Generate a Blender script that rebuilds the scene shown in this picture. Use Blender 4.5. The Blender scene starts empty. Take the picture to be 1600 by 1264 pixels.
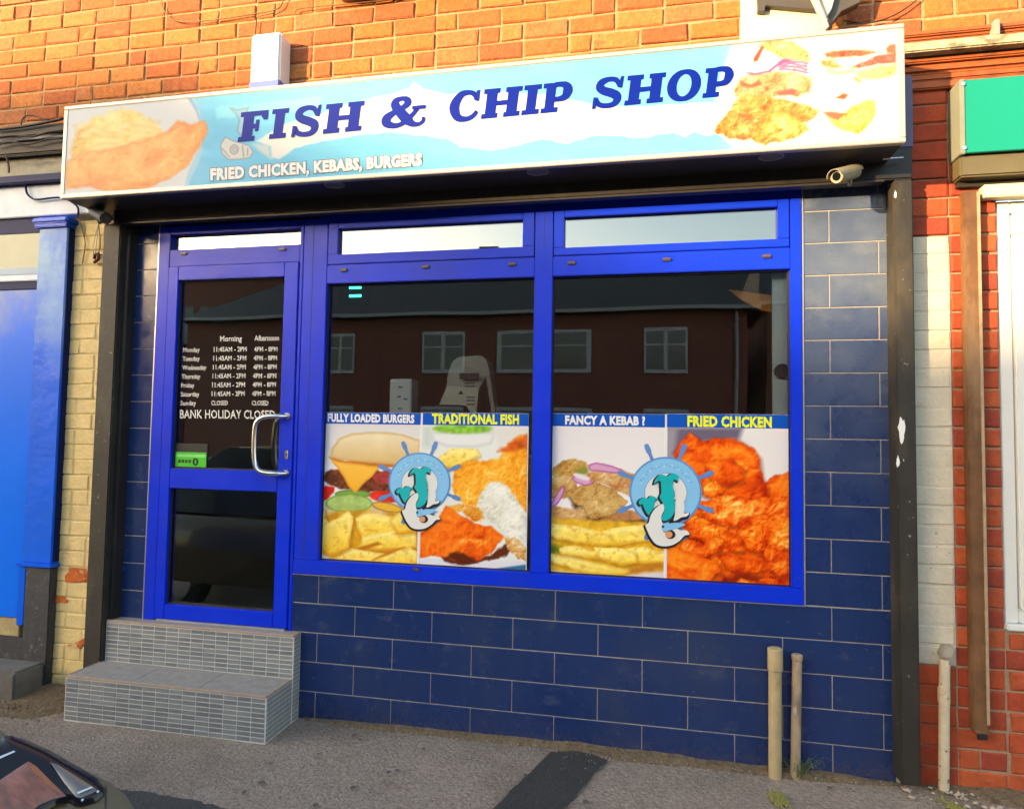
import bpy, bmesh, math, random
import numpy as np
from mathutils import Vector, Matrix

random.seed(7)
RNG = np.random.default_rng(11)
scene = bpy.context.scene
COL = scene.collection

# ------------------------------------------------------------------ camera
FPX = 1016.588
_yaw, _pitch, _roll = -0.198953, 0.0497189, 0.0165619
CAM = np.array([-0.8610, -3.2827, 1.5196])
_F = np.array([math.sin(_yaw)*math.cos(_pitch), math.cos(_yaw)*math.cos(_pitch), math.sin(_pitch)])
_r = np.cross(_F, [0, 0, 1]); _r /= np.linalg.norm(_r); _u = np.cross(_r, _F)
_R = math.cos(_roll)*_r + math.sin(_roll)*_u
_U = -math.sin(_roll)*_r + math.cos(_roll)*_u
cam_data = bpy.data.cameras.new('camera'); cam = bpy.data.objects.new('camera', cam_data); COL.objects.link(cam)
cam_data.sensor_fit = 'HORIZONTAL'; cam_data.sensor_width = 36.0; cam_data.lens = FPX*36/1600
cam_data.clip_start = 0.05; cam_data.clip_end = 3000
m = Matrix.Identity(4)
for i in range(3):
    m[i][0] = _R[i]; m[i][1] = _U[i]; m[i][2] = -_F[i]; m[i][3] = CAM[i]
cam.matrix_world = m
scene.camera = cam

# ------------------------------------------------------------------ light
SUN_AZ, SUN_EL = math.radians(45), math.radians(9.0)
world = bpy.data.worlds.new('World'); scene.world = world; world.use_nodes = True
wn = world.node_tree.nodes; wl = world.node_tree.links
sky = wn.new('ShaderNodeTexSky'); sky.sky_type = 'NISHITA'; sky.sun_disc = False
sky.sun_elevation = SUN_EL; sky.sun_rotation = math.radians(225)
sky.air_density = 1.0; sky.dust_density = 1.3; sky.ozone_density = 0.0
bg = wn['Background']; bg.inputs['Strength'].default_value = 0.15
wl.new(sky.outputs[0], bg.inputs['Color'])
sun_d = bpy.data.lights.new('sun', 'SUN'); sun_d.energy = 2.3; sun_d.angle = math.radians(0.9)
sun_d.color = (1.0, 0.69, 0.34)
sun = bpy.data.objects.new('sun', sun_d); COL.objects.link(sun)
sdir = Vector((math.sin(SUN_AZ)*math.cos(SUN_EL), math.cos(SUN_AZ)*math.cos(SUN_EL), -math.sin(SUN_EL)))
sun.rotation_euler = sdir.to_track_quat('-Z', 'Y').to_euler(); sun.location = (-20, -20, 12)
vs = scene.view_settings
vs.view_transform = 'Standard'; vs.look = 'None'; vs.gamma = 1.0; vs.use_curve_mapping = False
vs.exposure = 2.45
scene.cycles.max_bounces = 8; scene.cycles.transparent_max_bounces = 16
scene.cycles.caustics_reflective = False; scene.cycles.caustics_refractive = False

# ------------------------------------------------------------------ pixel helpers (a pixel is only a direction)
def ray(px, py):
    px = np.asarray(px, float); py = np.asarray(py, float)
    return _F + _R*((px-800)/FPX)[..., None] - _U*((py-632)/FPX)[..., None]
def PY(px, py, Y=0.0):
    d = ray(px, py); t = (Y-CAM[1])/d[..., 1]; return CAM + t[..., None]*d
def PZ(px, py, z=0.0):
    d = ray(px, py); t = (z-CAM[2])/d[..., 2]; return CAM + t[..., None]*d
def PN(px, py, p0, n):
    d = ray(px, py); n = np.asarray(n, float); t = ((np.asarray(p0)-CAM)@n)/(d@n); return CAM + t[..., None]*d
def PROJ(P):
    d = np.asarray(P, float)-CAM; z = d@_F
    return 800+FPX*(d@_R)/z, 632-FPX*(d@_U)/z
def xz(px, py, Y=0.0):
    p = PY(px, py, Y); return float(p[0]), float(p[2])

# ------------------------------------------------------------------ materials
def lin(c):
    c = np.asarray(c, float)/255.0
    return tuple(np.where(c <= .04045, c/12.92, ((c+.055)/1.055)**2.4))
MATS = {}
def mat(name, col, rough=0.6, metal=0.0, spec=0.5, var=0.15, vscale=6.0, bump=0.0, bscale=40.0,
        tones=None, stain=None, coat=0.0, rvar=0.0, stretch=(1, 1, 1), zfade=None):
    """procedural principled material: base colour x noise, optional per-object tones, stain patches, bump"""
    if name in MATS: return MATS[name]
    M = bpy.data.materials.new(name); M.use_nodes = True
    nt = M.node_tree; N = nt.nodes; L = nt.links
    P = N['Principled BSDF']
    geo = N.new('ShaderNodeNewGeometry')
    mp = N.new('ShaderNodeMapping'); L.new(geo.outputs['Position'], mp.inputs['Vector']); mp.inputs['Scale'].default_value = stretch
    vec = mp.outputs[0]
    if tones:
        oi = N.new('ShaderNodeObjectInfo'); cr = N.new('ShaderNodeValToRGB')
        L.new(oi.outputs['Random'], cr.inputs['Fac'])
        cr.color_ramp.interpolation = 'CONSTANT' if len(tones) > 3 else 'LINEAR'
        while len(cr.color_ramp.elements) < len(tones): cr.color_ramp.elements.new(.5)
        for i, t in enumerate(tones):
            cr.color_ramp.elements[i].position = i/len(tones); cr.color_ramp.elements[i].color = (*t, 1)
        base = cr.outputs['Color']
    else:
        rgb = N.new('ShaderNodeRGB'); rgb.outputs[0].default_value = (*col, 1); base = rgb.outputs[0]
    if var > 0:
        n = N.new('ShaderNodeTexNoise'); n.inputs['Scale'].default_value = vscale; n.inputs['Detail'].default_value = 8
        n.inputs['Roughness'].default_value = .65
        L.new(vec, n.inputs['Vector'])
        mr = N.new('ShaderNodeMapRange'); mr.inputs['From Min'].default_value = .25; mr.inputs['From Max'].default_value = .75
        mr.inputs['To Min'].default_value = 1-var; mr.inputs['To Max'].default_value = 1+var
        L.new(n.outputs['Fac'], mr.inputs['Value'])
        mx = N.new('ShaderNodeMix'); mx.data_type = 'RGBA'; mx.blend_type = 'MULTIPLY'; mx.inputs['Factor'].default_value = 1
        L.new(base, mx.inputs[6]); L.new(mr.outputs[0], mx.inputs[7]); base = mx.outputs[2]
    for st in (stain or []):
        # (colour, scale, threshold, softness, amount, offset, stretch)
        sc, ss, th, so, am, off, sst = st[:7]; zf = st[7] if len(st) > 7 else zfade
        mp2 = N.new('ShaderNodeMapping'); L.new(geo.outputs['Position'], mp2.inputs['Vector'])
        mp2.inputs['Scale'].default_value = sst; mp2.inputs['Location'].default_value = (off, off*1.7, off*.6)
        n2 = N.new('ShaderNodeTexNoise'); n2.inputs['Scale'].default_value = ss; n2.inputs['Detail'].default_value = 7
        n2.inputs['Roughness'].default_value = .62
        L.new(mp2.outputs[0], n2.inputs['Vector'])
        m2 = N.new('ShaderNodeMapRange'); m2.inputs['From Min'].default_value = th; m2.inputs['From Max'].default_value = th+so
        m2.inputs['To Min'].default_value = 0; m2.inputs['To Max'].default_value = am
        L.new(n2.outputs['Fac'], m2.inputs['Value'])
        fac = m2.outputs[0]
        if zf:      # wear or painted sheen that only reaches down to a ragged height
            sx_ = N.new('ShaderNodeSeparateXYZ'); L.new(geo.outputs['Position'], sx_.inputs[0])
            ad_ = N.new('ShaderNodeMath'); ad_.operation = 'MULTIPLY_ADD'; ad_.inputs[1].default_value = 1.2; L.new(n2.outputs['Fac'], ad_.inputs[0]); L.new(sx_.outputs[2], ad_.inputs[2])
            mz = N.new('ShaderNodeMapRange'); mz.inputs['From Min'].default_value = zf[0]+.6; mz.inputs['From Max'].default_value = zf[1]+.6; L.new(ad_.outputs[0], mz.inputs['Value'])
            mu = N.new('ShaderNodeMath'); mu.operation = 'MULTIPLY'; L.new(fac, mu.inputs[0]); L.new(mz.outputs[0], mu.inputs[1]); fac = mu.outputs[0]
        mx = N.new('ShaderNodeMix'); mx.data_type = 'RGBA'; L.new(fac, mx.inputs['Factor'])
        L.new(base, mx.inputs[6]); mx.inputs[7].default_value = (*sc, 1); base = mx.outputs[2]
    L.new(base, P.inputs['Base Color'])
    P.inputs['Roughness'].default_value = rough; P.inputs['Metallic'].default_value = metal
    P.inputs['Specular IOR Level'].default_value = spec; P.inputs['Coat Weight'].default_value = coat
    P.inputs['Coat Roughness'].default_value = .06
    if rvar > 0:
        n3 = N.new('ShaderNodeTexNoise'); n3.inputs['Scale'].default_value = 9; n3.inputs['Detail'].default_value = 6
        L.new(geo.outputs['Position'], n3.inputs['Vector'])
        m3 = N.new('ShaderNodeMapRange'); m3.inputs['From Min'].default_value = .3; m3.inputs['From Max'].default_value = .7
        m3.inputs['To Min'].default_value = max(0, rough-rvar); m3.inputs['To Max'].default_value = min(1, rough+rvar)
        L.new(n3.outputs['Fac'], m3.inputs['Value']); L.new(m3.outputs[0], P.inputs['Roughness'])
    if bump > 0:
        nb = N.new('ShaderNodeTexNoise'); nb.inputs['Scale'].default_value = bscale; nb.inputs['Detail'].default_value = 6
        L.new(vec, nb.inputs['Vector'])
        bp = N.new('ShaderNodeBump'); bp.inputs['Strength'].default_value = 1.0; bp.inputs['Distance'].default_value = bump
        L.new(nb.outputs['Fac'], bp.inputs['Height']); L.new(bp.outputs[0], P.inputs['Normal'])
    MATS[name] = M
    return M

def mat_glass(name, refl=.10, tint=(.8, .86, .84), rough=0.0):
    if name in MATS: return MATS[name]
    M = bpy.data.materials.new(name); M.use_nodes = True; nt = M.node_tree; N = nt.nodes; L = nt.links
    N.remove(N['Principled BSDF']); out = N['Material Output']
    tr = N.new('ShaderNodeBsdfTransparent'); tr.inputs[0].default_value = (*tint, 1)
    gl = N.new('ShaderNodeBsdfGlossy'); gl.inputs['Roughness'].default_value = rough; gl.inputs[0].default_value = (1, 1, 1, 1)
    geo = N.new('ShaderNodeNewGeometry')
    # slight waviness of sheet glass
    nb = N.new('ShaderNodeTexNoise'); nb.inputs['Scale'].default_value = 1.3; nb.inputs['Detail'].default_value = 1
    L.new(geo.outputs['Position'], nb.inputs['Vector'])
    bp = N.new('ShaderNodeBump'); bp.inputs['Strength'].default_value = 1; bp.inputs['Distance'].default_value = .0012
    L.new(nb.outputs['Fac'], bp.inputs['Height']); L.new(bp.outputs[0], gl.inputs['Normal'])
    fr = N.new('ShaderNodeFresnel'); fr.inputs['IOR'].default_value = 1.5
    ad = N.new('ShaderNodeMath'); ad.operation = 'ADD'; ad.use_clamp = True; ad.inputs[1].default_value = refl
    L.new(fr.outputs[0], ad.inputs[0])
    mx = N.new('ShaderNodeMixShader'); L.new(ad.outputs[0], mx.inputs[0]); L.new(tr.outputs[0], mx.inputs[1]); L.new(gl.outputs[0], mx.inputs[2])
    L.new(mx.outputs[0], out.inputs['Surface'])
    MATS[name] = M; return M

def mat_print(name, rough=.45, gain=1.0):
    if name in MATS: return MATS[name]
    M = bpy.data.materials.new(name); M.use_nodes = True; nt = M.node_tree; N = nt.nodes; L = nt.links
    P = N['Principled BSDF']; a = N.new('ShaderNodeAttribute'); a.attribute_name = 'ink'
    L.new(a.outputs['Color'], P.inputs['Base Color']); P.inputs['Roughness'].default_value = rough
    P.inputs['Specular IOR Level'].default_value = .15
    MATS[name] = M; return M

# ------------------------------------------------------------------ mesh building
ORIGIN = {}
def org(o): return ORIGIN.get(o.name, Vector((0, 0, 0))) if o else Vector((0, 0, 0))

class MB:
    def __init__(s): s.v = []; s.f = []
    def add(s, vs, fs):
        o = len(s.v); s.v += [tuple(map(float, p)) for p in vs]; s.f += [tuple(i+o for i in f) for f in fs]; return s
    def box(s, x0, x1, y0, y1, z0, z1):
        return s.add([(x0,y0,z0),(x1,y0,z0),(x1,y1,z0),(x0,y1,z0),(x0,y0,z1),(x1,y0,z1),(x1,y1,z1),(x0,y1,z1)],
                     [(0,3,2,1),(4,5,6,7),(0,1,5,4),(1,2,6,5),(2,3,7,6),(3,0,4,7)])
    def hexa(s, p):   # 8 points: front 4 (ccw), back 4
        return s.add(p, [(0,1,2,3),(7,6,5,4),(0,4,5,1),(1,5,6,2),(2,6,7,3),(3,7,4,0)])
    def prism(s, pts, vec):    # polygon of 3d points extruded by vec
        n = len(pts); b = [tuple(np.asarray(p)+np.asarray(vec)) for p in pts]
        return s.add(list(pts)+b, [tuple(range(n)), tuple(range(2*n-1, n-1, -1))]+[(i, i+n, (i+1) % n+n, (i+1) % n) for i in range(n)])
    def poly(s, pts): return s.add(pts, [tuple(range(len(pts)))])
    def tube(s, pts, r, n=8, caps=True, closed=False):
        pts = [Vector(p) for p in pts]; k = len(pts); rings = []
        rr = r if hasattr(r, '__len__') else [r]*k
        up = None
        for i, p in enumerate(pts):
            a = pts[(i-1) % k] if (i > 0 or closed) else p; b = pts[(i+1) % k] if (i < k-1 or closed) else p
            t = (b-a).normalized()
            if up is None:
                up = Vector((0, 0, 1)) if abs(t.z) < .9 else Vector((1, 0, 0))
            q = t.cross(up)
            if q.length < 1e-5: q = t.orthogonal()
            q.normalize(); up = q.cross(t).normalized()
            rings.append([p+(q*math.cos(2*math.pi*j/n)+up*math.sin(2*math.pi*j/n))*rr[i] for j in range(n)])
        vs = [tuple(v) for R in rings for v in R]; fs = []
        for i in range(k if closed else k-1):
            i2 = (i+1) % k
            for j in range(n): fs.append((i*n+j, i*n+(j+1) % n, i2*n+(j+1) % n, i2*n+j))
        if caps and not closed: fs += [tuple(range(n-1, -1, -1)), tuple((k-1)*n+j for j in range(n))]
        return s.add(vs, fs)
    def build(s, name, M, parent=None, bevel=0.0, smooth=False, seg=2, tri=False):
        o0 = org(parent)
        me = bpy.data.meshes.new(name); bm = bmesh.new()
        vv = [bm.verts.new((p[0]-o0.x, p[1]-o0.y, p[2]-o0.z)) for p in s.v]
        for f in s.f:
            try: bm.faces.new([vv[i] for i in f])
            except ValueError: pass
        bm.normal_update()
        if tri: bmesh.ops.triangulate(bm, faces=[f for f in bm.faces if len(f.verts) > 4])
        bmesh.ops.recalc_face_normals(bm, faces=bm.faces[:])
        if bevel > 0:
            es = [e for e in bm.edges if len(e.link_faces) == 2 and e.calc_face_angle(0) > .6]
            bmesh.ops.bevel(bm, geom=es, offset=bevel, segments=seg, affect='EDGES', clamp_overlap=True)
        if smooth:
            for f in bm.faces: f.smooth = True
        bm.to_mesh(me); bm.free()
        if M: me.materials.append(M)
        o = bpy.data.objects.new(name, me); COL.objects.link(o)
        if parent: o.parent = parent; ORIGIN[o.name] = o0.copy()
        return o

def thing(name, label, cat, loc, group=None):
    o = bpy.data.objects.new(name, None); COL.objects.link(o); o.location = loc; o.empty_display_size = .1
    o['label'] = label; o['category'] = cat
    if group: o['group'] = group
    ORIGIN[o.name] = Vector(loc); return o
def tag(o, label=None, cat=None, group=None, kind=None):
    if label: o['label'] = label
    if cat: o['category'] = cat
    if group: o['group'] = group
    if kind: o['kind'] = kind
    return o
def place(name, me, loc, parent):
    o = bpy.data.objects.new(name, me); COL.objects.link(o); o.parent = parent
    o.location = Vector(loc)-org(parent); return o

# ------------------------------------------------------------------ bricks
_bm_cache = {}
def brick_mesh(w, h, M, variant, d=.05, ch=.006, rough=1.0, kind='brick'):
    key = (round(w, 3), round(h, 3), M.name, variant)
    if key in _bm_cache: return _bm_cache[key]
    r = random.Random(hash(key[:2]) % 1000 + variant*17)
    j = lambda a: r.uniform(-a, a)*rough
    x, z = w/2, h/2
    fr = [(sx*(x-ch)+j(.004), -j(.002), sz*(z-ch)+j(.0035)) for sx, sz in ((-1,-1),(1,-1),(1,1),(-1,1))]
    md = [(sx*x+j(.003), ch*.9, sz*z+j(.003)) for sx, sz in ((-1,-1),(1,-1),(1,1),(-1,1))]
    bk = [(p[0], d, p[2]) for p in md]
    me = bpy.data.meshes.new(kind)
    fs = [(0,1,2,3)]+[(i, i+4, (i+1) % 4+4, (i+1) % 4) for i in range(4)]+[(i+4, i+8, (i+1) % 4+8, (i+1) % 4+4) for i in range(4)]
    me.from_pydata(fr+md+bk, [], fs); me.materials.append(M); me.update()
    _bm_cache[key] = me; return me
def lay_bricks(parent, x0, x1, z0, z1, y, course, length, joint, M, seed=1, headers=.12, skip=None, pick=None, rough=1.0, off=0.0):
    r = random.Random(seed); k = 0; z = z0; n = 0
    while z < z1-.02:
        x = x0 - (length*.5 if k % 2 else 0) - off
        zt = min(z+course, z1)
        while x < x1-.01:
            L = length if r.random() > headers else length*.5
            a, b = max(x, x0), min(x+L, x1); x += L
            if b-a < .03: continue
            w, h = b-a-joint, zt-z-joint; cx, cz = (a+b)/2, (z+zt)/2
            if skip and skip(cx, cz): continue
            mm = pick(cx, cz) if pick else M
            o = place('brick', brick_mesh(round(w, 3), h, mm, r.randrange(5), rough=rough), (cx, y+r.uniform(-.002, .002), cz), parent)
            o.rotation_euler = (r.uniform(-.006, .006), r.uniform(-.006, .006)*rough, r.uniform(-.008, .008)); n += 1
        z += course; k += 1
    return n

# ------------------------------------------------------------------ noise + painter for flat print
def vnoise(x, y, seed=0):
    r = np.random.default_rng(seed).random((64, 64))
    xi = np.floor(x).astype(int); yi = np.floor(y).astype(int); fx = x-xi; fy = y-yi
    fx = fx*fx*(3-2*fx); fy = fy*fy*(3-2*fy)
    g = lambda a, b: r[a % 64, b % 64]
    return (g(xi, yi)*(1-fx)+g(xi+1, yi)*fx)*(1-fy)+(g(xi, yi+1)*(1-fx)+g(xi+1, yi+1)*fx)*fy
def fbm(x, y, seed=0, o=4):
    s = 0; a = .5; t = 0
    for i in range(o): s = s+a*vnoise(x*2**i, y*2**i, seed+i); t += a; a *= .5
    return s/t
class Paint:
    def __init__(s, X, Y, bgc): s.X, s.Y = X, Y; s.C = np.empty((X.size, 3)); s.C[:] = bgc
    def sdf(s, pts, warp=0, ws=12, seed=0):
        X = s.X.copy(); Y = s.Y.copy()
        if warp:
            X = X+warp*(fbm(s.X/ws, s.Y/ws, seed)-.5)*2; Y = Y+warp*(fbm(s.X/ws+31, s.Y/ws+7, seed+5)-.5)*2
        P = np.asarray(pts, float); n = len(P)
        lo = P.min(0)-14-warp; hi = P.max(0)+14+warp
        D = np.full(X.size, 50.0); idx = np.where((X > lo[0]) & (X < hi[0]) & (Y > lo[1]) & (Y < hi[1]))[0]
        if not len(idx): return D
        x, y = X[idx], Y[idx]; d = np.full(len(idx), 1e9); ins = np.zeros(len(idx), bool)
        for i in range(n):
            a, b = P[i], P[(i+1) % n]; e = b-a; L = e@e+1e-9
            t = np.clip(((x-a[0])*e[0]+(y-a[1])*e[1])/L, 0, 1)
            d = np.minimum(d, np.hypot(x-a[0]-t*e[0], y-a[1]-t*e[1]))
            c = (a[1] > y) != (b[1] > y)
            xx = (b[0]-a[0])*(y-a[1])/(b[1]-a[1]+1e-12)+a[0]
            ins ^= c & (x < xx)
        D[idx] = np.where(ins, -d, d); return D
    def mix(s, m, col): s.C = s.C*(1-m[:, None])+np.asarray(col, float)*m[:, None]
    def poly(s, pts, col, soft=1.0, warp=0, ws=12, seed=0, tex=0, ts=9, edge=None, ew=5, hi=None, op=1.0, tex2=None):
        d = s.sdf(pts, warp, ws, seed); m = np.clip(.5-d/(2*soft), 0, 1)*op
        if m.max() <= 0: return
        c = np.empty((s.X.size, 3)); c[:] = col
        if hi is not None:
            P = np.asarray(pts); t = np.clip((s.Y-P[:, 1].min())/(np.ptp(P[:, 1])+1e-6), 0, 1)[:, None]
            c = c*(t)+np.asarray(hi, float)*(1-t)
        if edge is not None:
            e = np.clip(1+d/ew, 0, 1)[:, None]; c = c*(1-e)+np.asarray(edge, float)*e
        if tex:
            n = fbm(s.X/ts, s.Y/ts, seed+9, 5)
            if tex2 is not None:
                k = np.clip((n-.35)/.3, 0, 1)[:, None]; c = c*(1-k*tex)+np.asarray(tex2, float)*k*tex
            else: c = c*(1+tex*(n-.5)[:, None]*2)
        s.C = s.C*(1-m[:, None])+c*m[:, None]
    def ell(s, cx, cy, rx, ry, col, ang=0, **k):
        a = np.linspace(0, 2*np.pi, 28, endpoint=False); ca, sa = math.cos(ang), math.sin(ang)
        s.poly([(cx+rx*math.cos(t)*ca-ry*math.sin(t)*sa, cy+rx*math.cos(t)*sa+ry*math.sin(t)*ca) for t in a], col, **k)
    def crust(s, pts, dark, mid, light, warp=4, ws=14, seed=0, ts=11, soft=1.2, edge=None, ew=4, grain=.22, relief=1.0, bias=0.0, shape=.5):
        """fried crust: rounded body shading, rough relief at several scales, crumb grain and glints"""
        d = s.sdf(pts, warp, ws, seed); m = np.clip(.5-d/(2*soft), 0, 1); I = np.where(m > 0)[0]
        if not len(I): return
        x, y = s.X[I], s.Y[I]
        def hgt(x, y):
            wx = fbm(x/ts*.7, y/ts*.7, seed+1, 2)*1.2; wy = fbm(x/ts*.7+9, y/ts*.7+4, seed+2, 2)*1.2
            a_ = fbm(x/ts+wx, y/ts+wy, seed+3, 3)
            b_ = 1-np.abs(fbm(x/ts*1.7+wx, y/ts*1.7+wy, seed+7, 3)-.5)*2
            return .7*a_+.3*b_
        h = hgt(x, y); e = max(1.2, ts*.10)
        gr = (h-hgt(x-e*.6, y-e))*ts/e*.16
        f = (fbm(x/2.2, y/2.2, seed+6, 2)-.5)
        g = fbm(x/ts*.33, y/ts*.33, seed+4, 2)
        py_ = np.asarray(pts)[:, 1]; t = (y-py_.min())/(np.ptp(py_)+1e-6)
        body = np.clip(-d[I]/10, 0, 1)
        v = .46+bias+1.3*(h-.52)*relief+gr*1.15*relief+.7*(g-.5)+grain*f+shape*(.22*(.45-t)+.30*(body-.75))
        v = np.clip(v, 0, 1)[:, None]; dk, md, lt = (np.asarray(q, float) for q in (dark, mid, light))
        c = np.where(v < .5, dk+(md-dk)*(v/.5), md+(lt-md)*((v-.5)/.5))
        k = np.clip((v-.88)/.12, 0, 1)*.3; c = c*(1-k)+np.array((255, 236, 190.))*k
        if edge is not None:
            ee = np.clip(1+d[I]/ew, 0, 1)[:, None]*.6; c = c*(1-ee)+np.asarray(edge, float)*ee
        mm = m[I][:, None]; s.C[I] = s.C[I]*(1-mm)+c*mm
    def linear(s):
        c = np.clip(s.C, 0, 255)/255.0
        return np.where(c <= .04045, c/12.92, ((c+.055)/1.055)**2.4)
def print_sheet(name, x0, x1, z0, z1, Y, step, painter, M, parent):
    nx = max(2, int((x1-x0)/step)); nz = max(2, int((z1-z0)/step))
    xs = np.linspace(x0, x1, nx); zs = np.linspace(z0, z1, nz)
    gx, gz = np.meshgrid(xs, zs); P = np.stack([gx.ravel(), np.full(gx.size, Y), gz.ravel()], 1)
    X, Yp = PROJ(P); C = painter(X, Yp)
    o0 = org(parent); P = P-np.array(o0)
    i = np.arange((nx-1)*(nz-1)); a = (i//(nx-1))*nx+i % (nx-1)
    F = np.stack([a, a+1, a+1+nx, a+nx], 1)
    me = bpy.data.meshes.new(name); me.vertices.add(len(P)); me.vertices.foreach_set('co', P.ravel())
    me.loops.add(F.size); me.loops.foreach_set('vertex_index', F.ravel().astype(np.int32))
    me.polygons.add(len(F)); me.polygons.foreach_set('loop_start', np.arange(0, F.size, 4, dtype=np.int32))
    me.update(calc_edges=True)
    at = me.color_attributes.new('ink', 'FLOAT_COLOR', 'POINT')
    at.data.foreach_set('color', np.concatenate([C, np.ones((len(C), 1))], 1).ravel().astype(np.float32))
    me.materials.append(M)
    o = bpy.data.objects.new(name, me); COL.objects.link(o); o.parent = parent; return o

# ------------------------------------------------------------------ lettering
def text_2d(txt, bold=0.02, space=None):
    cu = bpy.data.curves.new('t', 'FONT'); cu.body = txt; cu.size = 1; cu.offset = bold; cu.space_character = space or 1+bold*1.4; cu.resolution_u = 2; cu.fill_mode = 'FRONT'
    ob = bpy.data.objects.new('t', cu); COL.objects.link(ob)
    dg = bpy.context.evaluated_depsgraph_get(); ev = ob.evaluated_get(dg); me = ev.to_mesh()
    v = np.array([tuple(q.co)[:2] for q in me.vertices]); f = [tuple(p.vertices) for p in me.polygons]
    ev.to_mesh_clear(); bpy.data.objects.remove(ob); bpy.data.curves.remove(cu)
    return v, f
_capv, _ = text_2d('H', 0.0); CAPH = _capv[:, 1].max()
def lettering(name, txt, bl, br, caph, Y, M, parent, bold=.02, lean=0.0, grow=0.0):
    """txt set between two photo pixels of its baseline, capital height in pixels, on the plane y = Y"""
    v, f = text_2d(txt, bold+grow, 1+bold*1.4)
    v0, _ = text_2d(txt, bold)
    x0, x1 = v0[:, 0].min(), v0[:, 0].max()
    u = (v[:, 0]-x0)/(x1-x0); w = v[:, 1]/CAPH
    px = bl[0]+(br[0]-bl[0])*u+lean*w*caph; py = bl[1]+(br[1]-bl[1])*u-w*caph
    P = PY(px, py, Y)
    return MB().add(P, f).build(name, M, parent)

# ------------------------------------------------------------------ palette
ASPH = mat('pavement_tarmac', (.31,.235,.185), rough=.92, var=.5, vscale=55, bump=.016, bscale=75,
           stain=[((.42,.36,.31), 60, .56, .1, .6, 3, (1,1,1)), ((.10,.082,.07), 70, .58, .1, .7, 9, (1,1,1)),
                  ((.15,.11,.08), 1.5, .48, .2, .65, 1, (1,1,1)), ((.36,.30,.26), 5, .55, .2, .35, 6, (1,1,1)), ((.42,.14,.09), 9, .73, .03, .6, 11, (1,1,1))])
PATCH = mat('dark_tarmac', (.04,.038,.037), rough=.85, var=.4, vscale=60, bump=.012, bscale=110,
            stain=[((.10,.095,.085), 80, .6, .08, .5, 5, (1,1,1))])
ROAD = mat('road_tarmac', (.06,.058,.056), rough=.9, var=.3, vscale=40, bump=.006, bscale=90)
KERB = mat('kerb_stone', (.26,.25,.23), rough=.85, var=.2, vscale=12, bump=.002)
DIRT = mat('dirt', (.16,.11,.065), rough=.95, var=.5, vscale=30, bump=.02, bscale=60, stain=[((.16,.12,.05), 25, .55, .1, .6, 2, (1,1,1))])
BRICK_T = [(.40,.115,.028), (.44,.14,.03), (.37,.10,.028), (.46,.165,.042), (.33,.09,.028), (.42,.13,.026), (.41,.14,.045)]
BRICK = mat('orange_brick', (.4,.15,.07), rough=.9, var=.36, vscale=40, bump=.005, bscale=90, tones=BRICK_T,
            stain=[((.48,.22,.07), 11, .57, .18, .5, 4, (1,1,1)), ((.16,.07,.04), 16, .63, .1, .6, 7, (1,1,1))])
MORT = mat('pale_mortar', (.40,.255,.13), rough=.95, var=.25, vscale=25, bump=.006, bscale=70, stain=[((.25,.2,.15), 9, .58, .15, .6, 2, (1,1,1))])
RBRICK = mat('red_brick', (.4,.07,.02), rough=.8, var=.28, vscale=16, bump=.004, bscale=50,
             tones=[(.40,.062,.017), (.35,.05,.016), (.44,.085,.022), (.29,.042,.018), (.39,.07,.02)],
             stain=[((.14,.05,.03), 12, .6, .12, .6, 3, (1,1,1))])
RMORT = mat('buff_mortar', (.34,.24,.16), rough=.95, var=.3, vscale=25, bump=.005, bscale=70)
CREAM = mat('cream_brick_paint', (.74,.55,.24), rough=.65, var=.16, vscale=10, bump=.005, bscale=45,
            stain=[((.30,.22,.10), 9, .6, .15, .5, 6, (1,1,.6)), ((.72,.60,.34), 7, .58, .2, .4, 2, (1,1,1))])
WHITEP = mat('white_brick_paint', (.62,.56,.44), rough=.7, var=.12, vscale=9, bump=.004, bscale=50,
             stain=[((.08,.07,.06), 42, .665, .02, .9, 5, (1,1,1)), ((.45,.38,.22), 6, .56, .15, .5, 8, (1,1,1))])
NAVY = mat('navy_tile', (.011,.030,.122), rough=.22, var=.08, vscale=5, spec=.5, rvar=.10, bump=.0006, bscale=8,
           stain=[((.20,.21,.23), 5.5, .58, .12, .17, 3, (1,1,1.6)), ((.30,.30,.30), 34, .70, .03, .4, 1, (1,1,.5)), ((.035,.05,.10), 2.6, .5, .2, .45, 7, (1,1,.5)),
                  ((.11,.085,.06), 26, .44, .14, .75, 4, (1,1,.8), (.14,-.02)), ((.16,.15,.14), 70, .66, .03, .6, 8, (1,1,1), (.6,.1))])
NAVYD = mat('dust_sheen_navy_tile', (.011,.030,.122), rough=.3, var=.08, vscale=5, spec=.5, rvar=.12, bump=.0006, bscale=8,
           stain=[((.13,.165,.23), 1.6, .2, .45, .9, 3, (1,1,1), (1.2,2.3)), ((.22,.235,.26), 5, .5, .25, .35, 5, (1,1,2.2), (1.6,2.4))])  # wide pale stain paints a sky sheen fading downwards; finer smears are dust
GROUT = mat('grey_grout', (.42,.38,.33), rough=.9, var=.2, vscale=12, stain=[((.2,.17,.14), 6, .55, .15, .6, 2, (1,1,1))])
ALU = mat('trim_metal', (.62,.62,.64), rough=.35, metal=.8, var=.08, vscale=30)
BLUE = mat('blue_frame_paint', (.002,.030,.66), rough=.36, var=.07, vscale=4, spec=.28, rvar=.06,
           stain=[((.05,.08,.5), 14, .66, .08, .2, 2, (1,1,.4)), ((.03,.035,.16), 2.4, .5, .25, .3, 5, (1,1,1)), ((.10,.10,.13), 60, .69, .03, .5, 8, (1,1,1))])
GASKET = mat('black_gasket', (.012,.012,.014), rough=.6, var=.1)
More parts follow.
